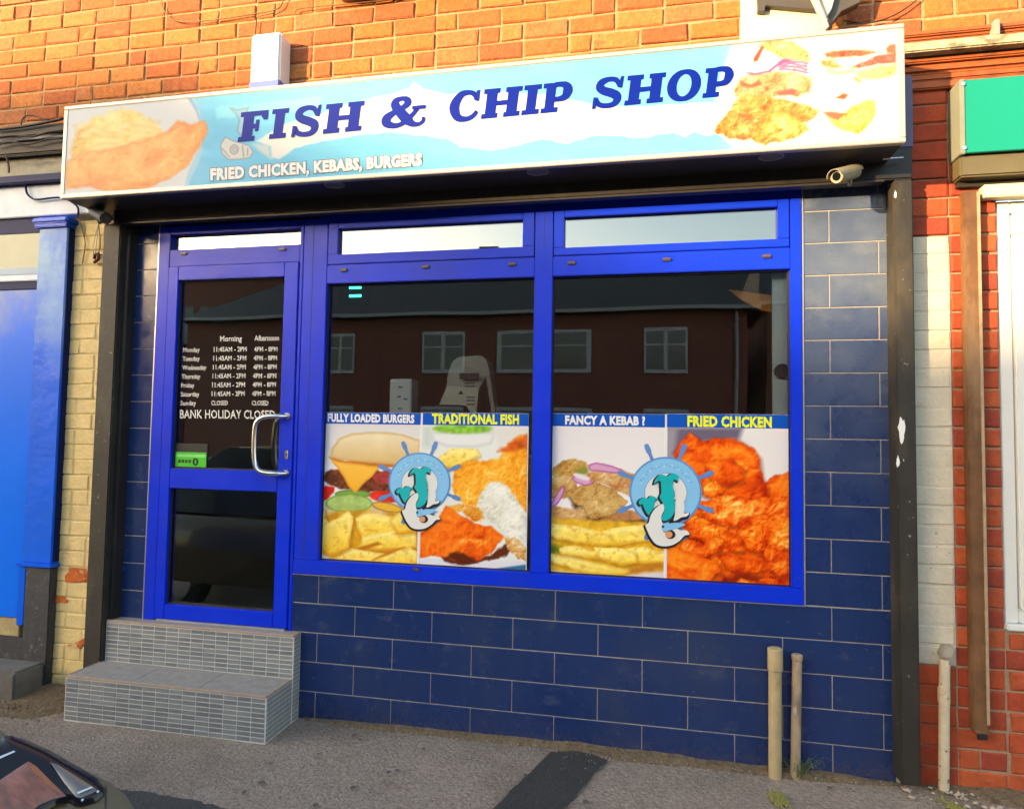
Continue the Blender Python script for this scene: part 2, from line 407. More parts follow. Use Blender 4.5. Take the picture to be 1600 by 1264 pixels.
BLACK = mat('black_shutter_paint', (.016,.014,.014), rough=.5, var=.3, vscale=8, bump=.0015, bscale=30,
            stain=[((.045,.038,.03), 6, .56, .15, .6, 3, (1,1,.3)), ((.10,.09,.07), 45, .68, .03, .5, 9, (1,1,1))])
RAIL = mat('worn_black_rail', (.024,.021,.017), rough=.6, var=.3, vscale=8, bump=.002, bscale=30,
           stain=[((.10,.08,.05), 5, .5, .2, .55, 3, (1,1,.4)), ((.35,.32,.26), 38, .67, .03, .7, 9, (1,1,1))])
SIGNF = mat('sign_trim', (.52,.48,.42), rough=.4, metal=.3, var=.06)
GLASS = mat_glass('top_light_glass', refl=.10); PGLASS = mat_glass('shop_glass', refl=.045, tint=(.90,.93,.92))
WHITE = mat('white_plastic', (.72,.72,.72), rough=.4, var=.06, vscale=8)
STEEL = mat('brushed_steel', (.72,.72,.72), rough=.24, metal=1.0, var=.06, vscale=30)
PRINT = mat_print('vinyl_print', rough=.4)
INK_BLUE = mat('ink_blue', (.001,.013,.26), rough=.4, spec=.12, var=.02)
INK_WHITE = mat('ink_white', (.78,.78,.78), rough=.45, spec=.12, var=.02)
INK_YELLOW = mat('ink_yellow', (.78,.82,.02), rough=.4, spec=.12, var=.02)
INK_BAR = mat('ink_bar_blue', (.006,.085,.50), rough=.4, spec=.12, var=.03)
INK_GREY = mat('ink_grey', (.36,.32,.30), rough=.5, spec=.12, var=.02)

# ================================================================== SETTING
GZ = 4.9*.155
def sheet(name, x0, x1, y0, y1, z, M, nx=2, ny=2, amp=0, par=None):
    xs = np.linspace(x0, x1, nx); ys = np.linspace(y0, y1, ny); gx, gy = np.meshgrid(xs, ys)
    gz = z+amp*(fbm(gx*2.3+40, gy*2.3+40, 5, 3)-.5)*2 if amp else np.full(gx.shape, float(z))
    mb = MB(); V = np.stack([gx.ravel(), gy.ravel(), gz.ravel()], 1)
    F = [(j*nx+i, j*nx+i+1, (j+1)*nx+i+1, (j+1)*nx+i) for j in range(ny-1) for i in range(nx-1)]
    return mb.add(V, F).build(name, M, par, smooth=True)
tag(sheet('ground', -1500, 1500, -1500, 1500, -.16, mat('far_ground', (.08,.09,.05), rough=.95, var=.3, vscale=.5)), kind='structure')
tag(sheet('pavement', -14, 12, -1.62, .5, -.004, ASPH, 260, 60, .007), kind='structure')
tag(sheet('road', -300, 300, -9.4, -1.75, -.125, ROAD, 4, 4), kind='structure')
tag(sheet('far_pavement', -300, 300, -11.6, -9.52, -.004, ASPH, 4, 4), kind='structure')
kb = MB()
kerb = tag(MB().box(-14, 12, -1.76, -1.62, -.3, -.012).build('kerb', KERB, bevel=.015), kind='structure')
tag(MB().box(-300, 300, -9.52, -9.40, -.3, -.012).build('far_kerb', KERB, bevel=.015), kind='structure')
tag(sheet('front_gardens', -300, 300, -15.9, -11.6, -.02, mat('lawn', (.06,.09,.03), rough=.95, var=.4, vscale=6), 4, 4), kind='structure')

# dark tarmac strip let into the pavement, then a second dark ground strip
def ground_poly(name, pts, z, M, n=10, jit=.008):
    P = [PZ(*p, z) for p in pts]; out = []
    r = random.Random(3)
    for i in range(len(P)):
        a, b = P[i], P[(i+1) % len(P)]
        for k in range(n):
            q = a+(b-a)*k/n; out.append((q[0]+r.uniform(-jit, jit), q[1]+r.uniform(-jit, jit), z))
    return MB().poly(out).build(name, M, tri=True)
tag(ground_poly('tarmac_strip', [(862,1174),(903,1172),(948,1186),(890,1250),(845,1300),(700,1320),(768,1264)], .007, PATCH), kind='structure')
tag(ground_poly('dark_ground_strip', [(120,1225),(190,1232),(262,1242),(345,1260),(420,1290),(380,1330),(200,1300),(100,1262)], .007,
    mat('dark_strip_ground', (.055,.052,.05), rough=.9, var=.35, vscale=50, bump=.01, bscale=100)), kind='structure')
rg = random.Random(21); gm = MB()
for _ in range(46):
    x, y, rr_ = rg.uniform(-2.6, 1.2), rg.uniform(-1.2, -.1), rg.uniform(.006, .016); n_ = 9
    gm.add([(x+rr_*rg.uniform(.7, 1.2)*math.cos(k*2*math.pi/n_), y+rr_*rg.uniform(.7, 1.2)*math.sin(k*2*math.pi/n_), .0085) for k in range(n_)], [tuple(range(n_))])
tag(gm.build('gum_spots', mat('old_gum', (.10,.085,.075), rough=.9, var=.3, vscale=60)), 'dark trodden gum spots on the pavement', 'gum', kind='stuff')
# dirt heaped against the foot of the walls
def dirt_bank(name, x0, x1, yb, w, h, seed):
    n = max(8, int((x1-x0)/.03)); r = random.Random(seed); V = []; F = []
    xs = np.linspace(x0, x1, n)
    for i, x in enumerate(xs):
        e = math.sin(math.pi*i/(n-1))**.4
        ww = w*(.55+.9*float(fbm(np.array([x*3.1+50]), np.array([1.0]), seed)[0]))*e+.01
        hh = h*(.3+1.3*float(fbm(np.array([x*4.3+50]), np.array([7.0]), seed)[0]))*e
        for t, zz in ((0, hh), (.35, hh*.55+r.uniform(0, .004)), (.7, hh*.2+.006), (1, -.012)):
            V.append((x, yb-ww*t+r.uniform(-.006, .006), zz))
    for i in range(n-1):
        for k in range(3): a = i*4+k; F.append((a, a+4, a+5, a+1))
    return MB().add(V, F).build(name, DIRT, smooth=True)
tag(dirt_bank('dirt_bank', -2.64, .3, .004, .07, .022, 3), 'brown dirt and moss heaped along the foot of the navy tiles', 'dirt', kind='stuff')
tag(dirt_bank('dirt_bank', .36, 1.5, .004, .16, .03, 5), 'gravelly dirt along the foot of the red brick wall', 'dirt', kind='stuff')
tag(dirt_bank('dirt_bank', -5.4, -3.84, -.02, .42, .05, 8), 'dark dirt and leaf litter in the corner left of the steps', 'dirt', kind='stuff')
def pebbles(name, n, fn, M, smin, smax, seed, label, cat):
    r = random.Random(seed); mb = MB()
    for _ in range(n):
        x, y, z = fn(r); s = r.uniform(smin, smax)
        pts = [Vector((r.gauss(0, 1), r.gauss(0, 1), r.gauss(0, 1))).normalized()*s*r.uniform(.7, 1.2) for _ in range(6)]
        base = [(1,0,0),(0,1,0),(-1,0,0),(0,-1,0),(0,0,1),(0,0,-1)]
        vs = [(x+b[0]*s*r.uniform(.6,1.3), y+b[1]*s*r.uniform(.6,1.3), z+b[2]*s*.6*r.uniform(.6,1.2)) for b in base]
        mb.add(vs, [(0,1,4),(1,2,4),(2,3,4),(3,0,4),(1,0,5),(2,1,5),(3,2,5),(0,3,5)])
    return tag(mb.build(name, M), label, cat, kind='stuff')
pebbles('gravel', 900, lambda r: (r.uniform(-2.6, 1.4), -abs(r.gauss(0, .11))-.005, .006), mat('grey_gravel', (.26,.23,.19), var=.5, vscale=80), .002, .007, 4,
        'grey grit and pebbles scattered along the foot of the wall', 'gravel')
pebbles('rubble', 26, lambda r: (r.uniform(.25, .62), r.uniform(-.16, -.03), .012), mat('pale_rubble', (.40,.33,.25), var=.4, vscale=60), .006, .018, 6,
        'pale stone chips beside the black rail and peeling pipe', 'rubble')
pebbles('leaf_litter', 160, lambda r: (r.uniform(-4.9, -3.86), r.uniform(-.45, -.04), .02), mat('dead_leaf', (.17,.075,.035), var=.6, vscale=90), .005, .014, 9,
        'brown leaves and chips in the corner left of the steps', 'litter')
# moss spots and grass
def tuft(name, x, y, n, h, M, seed, spread, label):
    r = random.Random(seed); mb = MB()
    for _ in range(n):
        a = r.uniform(0, 2*math.pi); L = h*r.uniform(.4, 1.1); bx, by = x+r.gauss(0, spread*.3), y+r.gauss(0, spread*.3)
        dx, dy = math.cos(a)*L*r.uniform(.3, 1.1), -abs(math.sin(a))*L*.5; w = .0018
        pts = [(bx+dx*t, by+dy*t, .0+L*(t*1.5-t*t*r.uniform(.7, 1.3))) for t in (0, .3, .6, .85, 1)]
        for i in range(4):
            p, q = pts[i], pts[i+1]; w1, w2 = w*(1-i*.2), w*(1-(i+1)*.2)+.0002
            mb.add([(p[0]-w1, p[1], p[2]), (p[0]+w1, p[1], p[2]), (q[0]+w2, q[1], q[2]), (q[0]-w2, q[1], q[2])], [(0,1,2,3)])
    return tag(mb.build(name, M), label, 'grass', kind='stuff')
GRASS = mat('grass_blade', (.10,.14,.045), rough=.6, var=.3, vscale=40)
tuft('grass', -.15, -.03, 46, .16, GRASS, 2, .06, 'wispy grass tuft growing behind the two stub pipes')
def moss(px, py, n, rad, seed, label):
    c = PZ(px, py, 0); r = random.Random(seed); mb = MB()
    for _ in range(n):
        x, y = c[0]+r.gauss(0, rad), c[1]+r.gauss(0, rad*1.5); s = r.uniform(.003, .008)
        mb.add([(x-s, y-s, .004), (x+s, y-s, .004), (x+s, y+s, .004), (x-s, y+s, .004), (x, y, .004+s*1.2)], [(0,1,4),(1,2,4),(2,3,4),(3,0,4)])
    tag(mb.build('moss', mat('yellow_moss', (.20,.185,.045), rough=.9, var=.3, vscale=60)), label, 'moss', kind='stuff')
moss(1216, 1248, 170, .018, 3, 'yellow-green moss patch on the pavement below the stub pipes')
moss(1490, 1262, 90, .02, 4, 'yellow-green moss patch near the bottom right corner')

# ================================================================== UPPER BRICK WALL
uw = thing('brick_wall', 'orange brick upper wall above the shop sign', 'wall', (-2, .1, 3.3))
MB().box(-6.2, 2.6, .012, .3, 2.88, 5.6).build('mortar', MORT, uw)
lay_bricks(uw, -5.75, .42, 3.33, 4.25, .004, .0965, .243, .012, BRICK, seed=5, headers=.16, rough=1.2)
lay_bricks(uw, .42, 1.75, xz(1500, 41, -.05)[1]-.02, 4.2, .004, .105, .27, .013, BRICK, seed=8, headers=.08)

# cream painted patch with bracket on the wall, top right
x0, _ = xz(1157, 40); x1, _ = xz(1292, 40)
cp = thing('wall_board', 'cream painted board on the brick above the right end of the sign', 'board', (.0, 0, 3.5))
MB().box(x0, x1, -.02, .02, 3.40, 4.4).build('panel', mat('cream_board_paint', (.74,.68,.50), rough=.6, var=.08, vscale=6, stain=[((.6,.47,.2), 4, .6, .12, .5, 3, (1,1,1))]), cp, bevel=.004)
MB().add(*((lambda c: ([(c[0]-.006,-.022,c[1]-.006),(c[0]+.006,-.022,c[1]-.006),(c[0]+.006,-.022,c[1]+.006),(c[0]-.006,-.022,c[1]+.006),(c[0],-.03,c[1])],[(0,1,4),(1,2,4),(2,3,4),(3,0,4)]))(xz(1224, 19)))).build('screw', BLACK, cp)
br = thing('wall_bracket', 'grey angled metal bracket on the cream board at the top edge', 'bracket', (.1, -.02, 3.8))
DGREY = mat('dark_grey_metal', (.10,.085,.07), rough=.5, metal=.4, var=.2)
LGREY = mat('pale_grey_metal', (.40,.42,.46), rough=.45, metal=.3, var=.1)
p = [PY(*q, -.05) for q in ((1181,-30),(1268,-30),(1272,16),(1196,9),(1195,18),(1184,18),(1184,6))]
MB().prism(p, (0, .028, 0)).build('plate', DGREY, br, bevel=.002, tri=True)
p = [PY(*q, -.16) for q in ((1255,-30),(1268,-30),(1296,42),(1291,46))]
MB().prism(p, (0, .02, 0)).build('strut', LGREY, br, bevel=.002)
p = [PY(*q, -.13) for q in ((1272,-30),(1312,-30),(1300,14),(1292,27))]
MB().prism(p, (0, .03, 0)).build('end_plate', LGREY, br, bevel=.002)
p = [PY(*q, -.10) for q in ((1312,-30),(1352,-30),(1344,4),(1315,18),(1296,42),(1294,28),(1300,14))]
MB().prism(p, (0, .05, 0)).build('housing', DGREY, br, bevel=.002, tri=True)

# stone sill just above the picture, throwing the shadow seen at the top edge
ws = thing('window_sill', 'stone sill of the window above at the top edge of the wall', 'sill', (-2.0, 0, 4.05))
xa, za = xz(600, 4); xb, zb = xz(735, 4)
MB().box(xa-.25, xb, -.11, .05, za+.03, za+.13).build('slab', mat('sill_stone', (.42,.33,.24), rough=.85, var=.2, vscale=14, bump=.002), ws, bevel=.006)

# alarm bell box
ab = thing('alarm_box', 'white alarm bell box on the brick above the word FISH', 'alarm box', (-3.1, -.05, 3.55))
def quadY(pts, Y): return [tuple(PY(*q, Y)) for q in pts]
fx0, fz0 = xz(389, 140, -.11); fx1, _ = xz(437, 100, -.11); _, ztop = xz(400, 53, -.11)
bx = MB().box(fx0, fx1, -.11, .005, 3.40, ztop).build('cover', WHITE, ab, bevel=.012, seg=3)
MB().box(fx0-.002, fx1+.002, -.113, .004, 3.40, xz(400, 127, -.11)[1]).build('blue_base', mat('alarm_blue', (.10,.16,.50), rough=.4), ab, bevel=.006)
# cables on the wall
WIRE = mat('black_cable', (.02,.016,.014), rough=.6, var=.2)
BWIRE = mat('brick_coloured_cable', (.20,.10,.035), rough=.7, var=.3)
def cable(pxs, Y, r, M, label, name='cable', cat='cable', group=None, sub=6):
    pts = np.array([PY(*q, Y) for q in pxs]); out = []
    n = len(pts)
    for i in range(n-1):
        a, b, c, d = pts[max(i-1, 0)], pts[i], pts[i+1], pts[min(i+2, n-1)]
        for k in range(sub):
            t = k/sub
            out.append(.5*((2*b)+(-a+c)*t+(2*a-5*b+4*c-d)*t*t+(-a+3*b-3*c+d)*t**3))
    out.append(pts[-1])
    return tag(MB().tube(out, r, 6).build(name, M, smooth=True), label, cat, group)
cable([(252,-6),(255,14),(268,30),(292,35),(340,31),(400,22),(430,16),(441,6),(443,-8)], -.012, .0035, BWIRE, 'thin brown cable looping along the bricks at the top edge')
cable([(398,60),(400,42),(401,28)], -.012, .003, WIRE, 'short dark cable above the alarm box')
cable([(461,22),(470,14),(540,7),(600,1),(640,-6)], -.012, .0028, BWIRE, 'thin brown cable running right of the alarm box')
cable([(1318,33),(1360,36),(1398,24),(1428,4),(1440,-10)], -.015, .003, WIRE, 'dark cable sagging right of the bracket')

# ================================================================== TILED WALL
H = .155; W = .428602
tw = thing('tiled_wall', 'navy blue tiled shopfront wall below and beside the window', 'wall', (-1.2, 0, 0))
XR = xz(1396, 800)[0]; XJ = -.119; XL = -2.722
lx0, lx1 = xz(184, 700)[0], xz(236, 700)[0]
SILL = .7575
gb = MB()
gb.box(XL, XR+.05, .0035, .12, -.2, SILL-.002); gb.build('grout', GROUT, tw)
MB().box(XJ+.003, XR+.05, .0036, .12, SILL-.0015, 2.75).build('grout', GROUT, tw)
MB().box(lx0-.06, lx1, .0036, .12, .2, 2.75).build('grout', GROUT, tw)
_tc = {}
def tile_mesh(w, h, M=None):
    M = M or NAVY; k = (round(w, 3), round(h, 3), M.name)
    if k in _tc: return _tc[k]
    c = .0016; x, z = w/2, h/2
    V = [(sx*(x-c), 0, sz*(z-c)) for sx, sz in ((-1,-1),(1,-1),(1,1),(-1,1))]+[(sx*x, c, sz*z) for sx, sz in ((-1,-1),(1,-1),(1,1),(-1,1))]+[(sx*x, .008, sz*z) for sx, sz in ((-1,-1),(1,-1),(1,1),(-1,1))]
    F = [(0,1,2,3)]+[(i, i+4, (i+1) % 4+4, (i+1) % 4) for i in range(4)]+[(i+4, i+8, (i+1) % 4+8, (i+1) % 4+4) for i in range(4)]
    me = bpy.data.meshes.new('tile'); me.from_pydata(V, [], F); me.materials.append(M); me.update(); _tc[k] = me; return me
J = .0045
rt = random.Random(2)
def lay_tiles(x0, x1, k0, k1, zmin, zmax, joints=True):
    for k in range(k0, k1+1):
        zb, zt = max(zmin, GZ-k*H), min(zmax, GZ-(k-1)*H)
        if zt-zb < .02: continue
        cuts = [x0]+([(n+(0 if k % 2 else .5))*W for n in range(-10, 3) if x0+.02 < (n+(0 if k % 2 else .5))*W < x1-.02] if joints else [])+[x1]
        for a, b in zip(cuts, cuts[1:]):
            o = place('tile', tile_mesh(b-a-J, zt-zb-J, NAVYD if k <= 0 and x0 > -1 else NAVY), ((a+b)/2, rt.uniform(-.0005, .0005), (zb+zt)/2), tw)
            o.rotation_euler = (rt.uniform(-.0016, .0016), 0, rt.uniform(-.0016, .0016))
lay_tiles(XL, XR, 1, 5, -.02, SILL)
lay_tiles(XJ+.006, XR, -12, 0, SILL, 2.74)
lay_tiles(lx0, lx1-.008, -12, 3, .30, 2.74, joints=False)
MB().box(XJ-.001, XJ+.005, -.004, .02, SILL+.003, 2.74).build('edge_trim', ALU, tw)
MB().box(lx1-.007, lx1-.001, -.004, .02, .43, 2.74).build('edge_trim', ALU, tw)
MB().box(XL-.002, XJ+.004, -.005, .02, SILL-.003, SILL+.0015).build('edge_trim', ALU, tw)
for (a, b, c, d) in ((1045,985,1072,1040), ):
    pass

# ================================================================== SHUTTER BOX, RAILS, SIGN
SY, SB = -.32, -.10
sx0 = xz(98, 240, SY)[0]; sx1 = xz(1414, 140, SY)[0]; sz1 = xz(97, 168, SY)[1]; sz0 = xz(700, 270.5, SY)[1]
LIP = 2.706
sh = thing('roller_shutter', 'black roller shutter housing with side rails around the shopfront', 'shutter', (-1.8, -.1, 2.7))
hx0, hx1 = xz(172, 340, SB)[0]+.02, xz(1426, 260, SB)[0]
MB().box(hx0, hx1, SB, -.045, LIP+.010, 2.86).build('housing', BLACK, sh, bevel=.006)
MB().box(hx0+.002, hx1-.002, -.045, .10, 2.735, 2.87).build('housing_back', BLACK, sh)
MB().box(hx0+.01, hx1-.12, SB-.008, SB+.04, LIP, LIP+.0095).build('housing_lip', mat('housing_lip_metal', (.045,.038,.034), rough=.4, metal=.3), sh)
rx0, rx1 = xz(1398, 800, -.06)[0], xz(1428, 800, -.06)[0]
MB().box(rx0, rx1, -.10, .03, .04, LIP+.008).build('side_rail', RAIL, sh, bevel=.006)
MB().box(rx1-.012, rx1+.004, -.075, -.05, .05, LIP-.03).build('rail_edge', RAIL, sh, bevel=.002)
qx0, qx1 = xz(149, 800, -.06)[0], xz(176, 800, -.06)[0]
MB().box(qx0, qx1, -.10, .03, .02, LIP+.01).build('side_rail', RAIL, sh, bevel=.006)
MB().box(qx1-.004, qx1+.03, -.06, .03, .2, LIP+.01).build('rail_channel', BLACK, sh, bevel=.003)
# the blue-grey end casing and its peg
ex0, ex1 = xz(1414, 200, -.10)[0], xz(1427, 200, -.10)[0]
MB().box(sx1-.02, ex1, -.10, .02, 2.86, xz(1420, 118, -.10)[1]).build('end_casing', mat('casing_blue_grey', (.10,.10,.19), rough=.5), sh, bevel=.004)
a = PY(1379, 249, -.16); b = PY(1411, 247, -.13)
MB().tube([a, b], .0045, 8).build('pin', STEEL, sh)
for q, s in (((1409,672),.034), ((1403,722),.016), ((1412,719),.004), ((1399,305), .012)):
    c = PY(*q, -.1025); r = random.Random(int(s*999)); n = 15
    MB().poly([(c[0]+s*.45*r.uniform(.5,1.2)*math.cos(t*2*math.pi/n), -.1025, c[2]+s*1.7*r.uniform(.6,1.2)*math.sin(t*2*math.pi/n)) for t in range(n)]).build('paint_chip', INK_WHITE, sh, tri=True)

sg = thing('shop_sign', 'long illustrated fish and chip shop sign box over the window', 'sign', (-1.9, -.3, 3.0))
MB().box(sx0+.004, sx1-.004, SY+.012, -.0005, sz0+.004, sz1-.004).build('box', mat('sign_casing', (.045,.04,.036), rough=.45, var=.2), sg)
fw = .026
MB().box(sx0, sx1, SY-.006, SY+.03, sz1-fw*.8, sz1).build('frame_edge', SIGNF, sg, bevel=.003)
MB().box(sx0, sx1, SY-.006, SY+.03, sz0, sz0+fw*.8).build('frame_edge', SIGNF, sg, bevel=.003)
MB().box(sx0, sx0+fw, SY-.005, SY+.03, sz0+fw*.8, sz1-fw*.8).build('frame_edge', SIGNF, sg, bevel=.003)
MB().box(sx1-fw, sx1, SY-.005, SY+.03, sz0+fw*.8, sz1-fw*.8).build('frame_edge', SIGNF, sg, bevel=.003)
for px_, py_ in ((522,288),(840,266),(1207,240)):
    c = PZ(px_, py_, sz0+.004); n = 20
    ring = [(c[0]+.052*math.cos(t*2*math.pi/n), max(SY+.06, min(c[1], SB-.06))+.052*math.sin(t*2*math.pi/n)*.7, sz0+.001) for t in range(n)]
    dl = MB().tube(ring, .004, 6, closed=True).build('downlight', mat('downlight_ring', (.30,.28,.26), rough=.4, metal=.5), sg, smooth=True)
    MB().poly([(q[0], q[1], sz0+.0015) for q in ring]).build('lens', mat('downlight_lens', (.16,.15,.14), rough=.3), dl, tri=True)

def paint_sign(X, Y):
    P = Paint(X, Y, (112,186,222))
    t = np.clip((X-300)/500, 0, 1)
    P.C = P.C*(1-t[:, None])+np.array((104,182,214))*t[:, None]
    P.C *= (1+.10*(fbm(X/40, Y/12, 3)-.5))[:, None]
    # white brushed cloud behind the lettering
    P.poly([(336,168),(420,160),(500,152),(500,172),(420,178),(338,186)], (128,200,224), soft=2, warp=2)
    P.poly([(400,222),(440,196),(560,160),(610,148),(640,140),(648,128),(664,140),(700,148),(760,142),(860,150),(930,166),(1010,168),(1125,160),
            (1122,206),(1104,212),(1085,204),(1070,214),(1050,207),(1010,214),(960,213),(920,212),(885,224),(850,218),(800,228),(770,235),(720,230),(698,216),(650,211),(600,206),
            (560,212),(500,222),(462,230),(436,250),(424,248),(424,228)], (210,210,208), soft=1.4, warp=3, ws=18)
    P.poly([(395,225),(420,228),(424,250),(405,236)], (190,200,198), soft=3)
    # plate at the left: white with a blue rim
    P.poly([(90,160),(300,150),(312,175),(318,205),(312,240),(295,270),(286,312),(90,320)], (196,200,206), soft=1.5)
    P.poly([(292,152),(299,152),(309,170),(315,192),(313,193),(306,174)], (120,160,208), soft=2)
    P.poly([(318,230),(310,255),(296,285),(292,300),(286,300),(295,265),(308,238)], (150,190,215), soft=2)
    # chips and battered fish
    P.crust([(110,232),(122,205),(148,184),(175,174),(205,172),(235,186),(252,205),(262,222),(200,240),(140,256),(110,258)], (196,150,78), (222,190,112), (232,216,158), warp=6, ws=10, seed=4, ts=13, soft=3, relief=.6)
    for i in range(22):
        rr = np.random.default_rng(i); cx, cy = 122+rr.random()*118, 184+rr.random()*50
        P.ell(cx, cy+1.5, 14+6*rr.random(), 4, (196,150,84), ang=-.5+rr.random()*.9, soft=3, op=.35)
        P.ell(cx, cy, 12+6*rr.random(), 3.4+rr.random()*1.5, (228+rr.random()*8-4,208,146), ang=-.5+rr.random()*.9, soft=2.2, op=.7)
    P.crust([(102,252),(130,240),(170,232),(215,222),(262,205),(276,187),(288,190),(300,196),(320,190),(324,205),(312,232),(290,262),(262,282),(225,296),(180,302),(140,292),(102,296)],
            (204,112,62), (224,150,88), (232,188,120), warp=4, ws=16, seed=9, ts=26, soft=2.2, edge=(216,130,84), ew=5, relief=.55, grain=.15)
    # small grey line-drawn fish behind the F
    fish = [(344,226),(352,214),(364,220),(372,222),(390,228),(396,238),(390,248),(372,250),(356,250),(346,240)]
    P.poly([(358,168),(372,172),(390,167),(384,178),(388,196),(378,214),(370,205),(374,188),(368,178)], (140,180,204), soft=1.5, edge=(112,128,140), ew=2.5)
    P.poly(fish, (196,196,194), soft=1, edge=(120,124,130), ew=2.2)
    P.ell(366, 234, 7, 8, (176,178,178), ang=.3, soft=.8, edge=(120,122,128), ew=2); P.ell(367, 234, 3, 3.4, (196,196,194), soft=.8, edge=(110,112,118), ew=1.6)
    for q in (((346,232),(358,246)),((378,228),(380,246)),((386,232),(386,244))): P.poly([q[0], (q[0][0]+1.6, q[0][1]), (q[1][0]+1.6, q[1][1]), q[1]], (126,130,134), soft=.9)
    # right hand food on white
    P.poly([(1136,40),(1146,70),(1130,110),(1120,150),(1112,200),(1150,232),(1200,252),(1430,250),(1430,20),(1140,60)], (212,210,204), soft=3)
    B1, B2, B3 = (116,56,16), (172,112,40), (200,158,84)
    P.crust([(1148,142),(1156,122),(1172,115),(1205,112),(1240,112),(1270,122),(1266,146),(1230,152),(1190,152),(1150,152)], (128,58,32), (180,120,72), (204,170,120), warp=5, seed=25, ts=11, soft=2.5, bias=.08)
    P.crust([(1196,150),(1225,156),(1262,164),(1280,172),(1272,182),(1262,192),(1230,186),(1200,176)], B1, B2, B3, warp=4, ws=10, seed=24, ts=10, soft=2, bias=.08)
    P.crust([(1142,172),(1150,156),(1165,146),(1200,150),(1222,160),(1216,182),(1180,190),(1150,186)], B1, B2, B3, warp=4, ws=10, seed=22, ts=11, soft=2, bias=.05)
    P.crust([(1118,206),(1124,188),(1140,174),(1168,180),(1190,192),(1186,214),(1160,220),(1130,214)], B1, (176,108,44), B3, warp=4, ws=10, seed=23, ts=11, soft=1.6, bias=.0)
    P.crust([(1170,200),(1190,182),(1222,176),(1252,186),(1264,202),(1250,214),(1216,222),(1198,228),(1176,220)], B1, (178,122,40), (206,168,86), warp=4, ws=10, seed=21, ts=11, soft=1.6, bias=.04)
    P.crust([(1186,72),(1205,62),(1240,66),(1262,80),(1264,96),(1230,94),(1205,84)], (150,72,32), (188,128,64), (208,172,112), warp=4, seed=26, ts=9, soft=2.5, bias=.08)
    P.poly([(1190,72),(1194,74),(1184,96),(1178,98),(1177,92)], (136,44,30), soft=1.6)
    P.poly([(1158,111),(1178,115),(1200,111),(1214,101),(1222,92),(1240,93),(1222,100),(1204,114),(1176,119)], (160,52,120), soft=1.5, warp=2)
    for k_ in range(4):
        P.poly([(1216,96+k_*4),(1240,95+k_*4),(1264,98+k_*5),(1262,101+k_*5),(1238,98+k_*4),(1218,99+k_*4)], (164,58,126), soft=1.2, warp=2, seed=k_)
    P.poly([(1155,126),(1160,136),(1175,138),(1190,132),(1186,126),(1172,133)], (140,60,40), soft=2, warp=2)
    P.poly([(1210,146),(1235,138),(1246,141),(1240,149),(1220,149)], (156,60,62), soft=2.5, warp=3)
    P.crust([(1288,86),(1300,80),(1350,78),(1372,82),(1352,88),(1310,91),(1292,91)], (112,38,22), (160,78,50), (190,124,88), warp=2, seed=5, ts=7, soft=1.6)
    P.crust([(1328,106),(1345,98),(1368,88),(1400,83),(1400,98),(1370,100),(1342,108)], (120,30,28), (166,66,56), (194,116,96), warp=2, seed=6, ts=8, soft=1.6)
    P.crust([(1282,96),(1300,93),(1318,105),(1300,108),(1284,104)], (140,76,26), (180,124,60), (206,170,112), warp=2, seed=7, ts=7, soft=2)
    P.poly([(1290,108),(1312,112),(1338,106),(1334,114),(1310,118),(1292,114)], (206,194,120), soft=3)
    P.crust([(1338,114),(1360,106),(1400,100),(1400,118),(1370,124),(1344,124)], (168,120,48), (202,168,92), (214,196,140), warp=2, seed=8, ts=9, soft=3, bias=.1)
    P.poly([(1384,76),(1390,70),(1400,69),(1400,84),(1386,84)], (156,78,52), soft=1.5)
    P.poly([(1336,120),(1346,128),(1342,130),(1333,123)], (150,110,30), soft=1.5)
    P.crust([(1290,180),(1315,182),(1330,168),(1350,158),(1366,158),(1370,170),(1362,190),(1350,204),(1340,210),(1318,204),(1302,196)], (140,84,22), (196,150,48), (214,190,110), warp=3, seed=9, ts=9, soft=2, edge=(186,130,56), ew=4, bias=.06)
    P.poly([(1284,176),(1300,174),(1322,178),(1310,188),(1298,184)], (168,74,54), soft=2, warp=3)
    P.poly([(1302,162),(1316,158),(1330,164),(1322,174),(1308,172)], (208,206,196), soft=3, edge=(170,172,160), ew=3)
    P.poly([(1304,154),(1318,146),(1326,148),(1320,156)], (120,56,28), soft=1.5)
    k = (.16*np.clip((X-1120)/40, 0, 1)+.10*np.clip((330-X)/20, 0, 1))[:, None]; P.C = P.C*(1-k)+np.array((214,208,200))*k
    return P.linear()
print_sheet('artwork', sx0+fw*.9, sx1-fw*.9, sz0+fw*.75, sz1-fw*.75, SY-.001, .0044, paint_sign, PRINT, sg)

# slab serif vinyl letters
T_, = (.13,)
def ribbon(cl, closed=False, sub=8):
    P = np.array(cl, float); n = len(P); out = []
    rng = range(n if closed else n-1)
    for i in rng:
        g = (lambda k: P[k % n]) if closed else (lambda k: P[min(max(k, 0), n-1)])
        a, b, c, d = g(i-1), g(i), g(i+1), g(i+2)
        for k in range(sub):
            t = k/sub; out.append(.5*((2*b)+(-a+c)*t+(2*a-5*b+4*c-d)*t*t+(-a+3*b-3*c+d)*t**3))
    if not closed: out.append(P[-1])
    out = np.array(out); q = out[:, :2]; w = out[:, 2]/2*1.3
    tg = np.roll(q, -1, 0)-np.roll(q, 1, 0) if closed else np.gradient(q, axis=0)
    tg /= np.linalg.norm(tg, axis=1)[:, None]+1e-9; nn = np.stack([-tg[:, 1], tg[:, 0]], 1)
    A = q+nn*w[:, None]; B = q-nn*w[:, None]; m_ = len(q)
    F = [(i, (i+1) % m_, (i+1) % m_+m_, i+m_) for i in range(m_ if closed else m_-1)]
    return np.concatenate([A, B]), F
def pl(pts): return np.array(pts, float), [tuple(range(len(pts)))]
t = .165
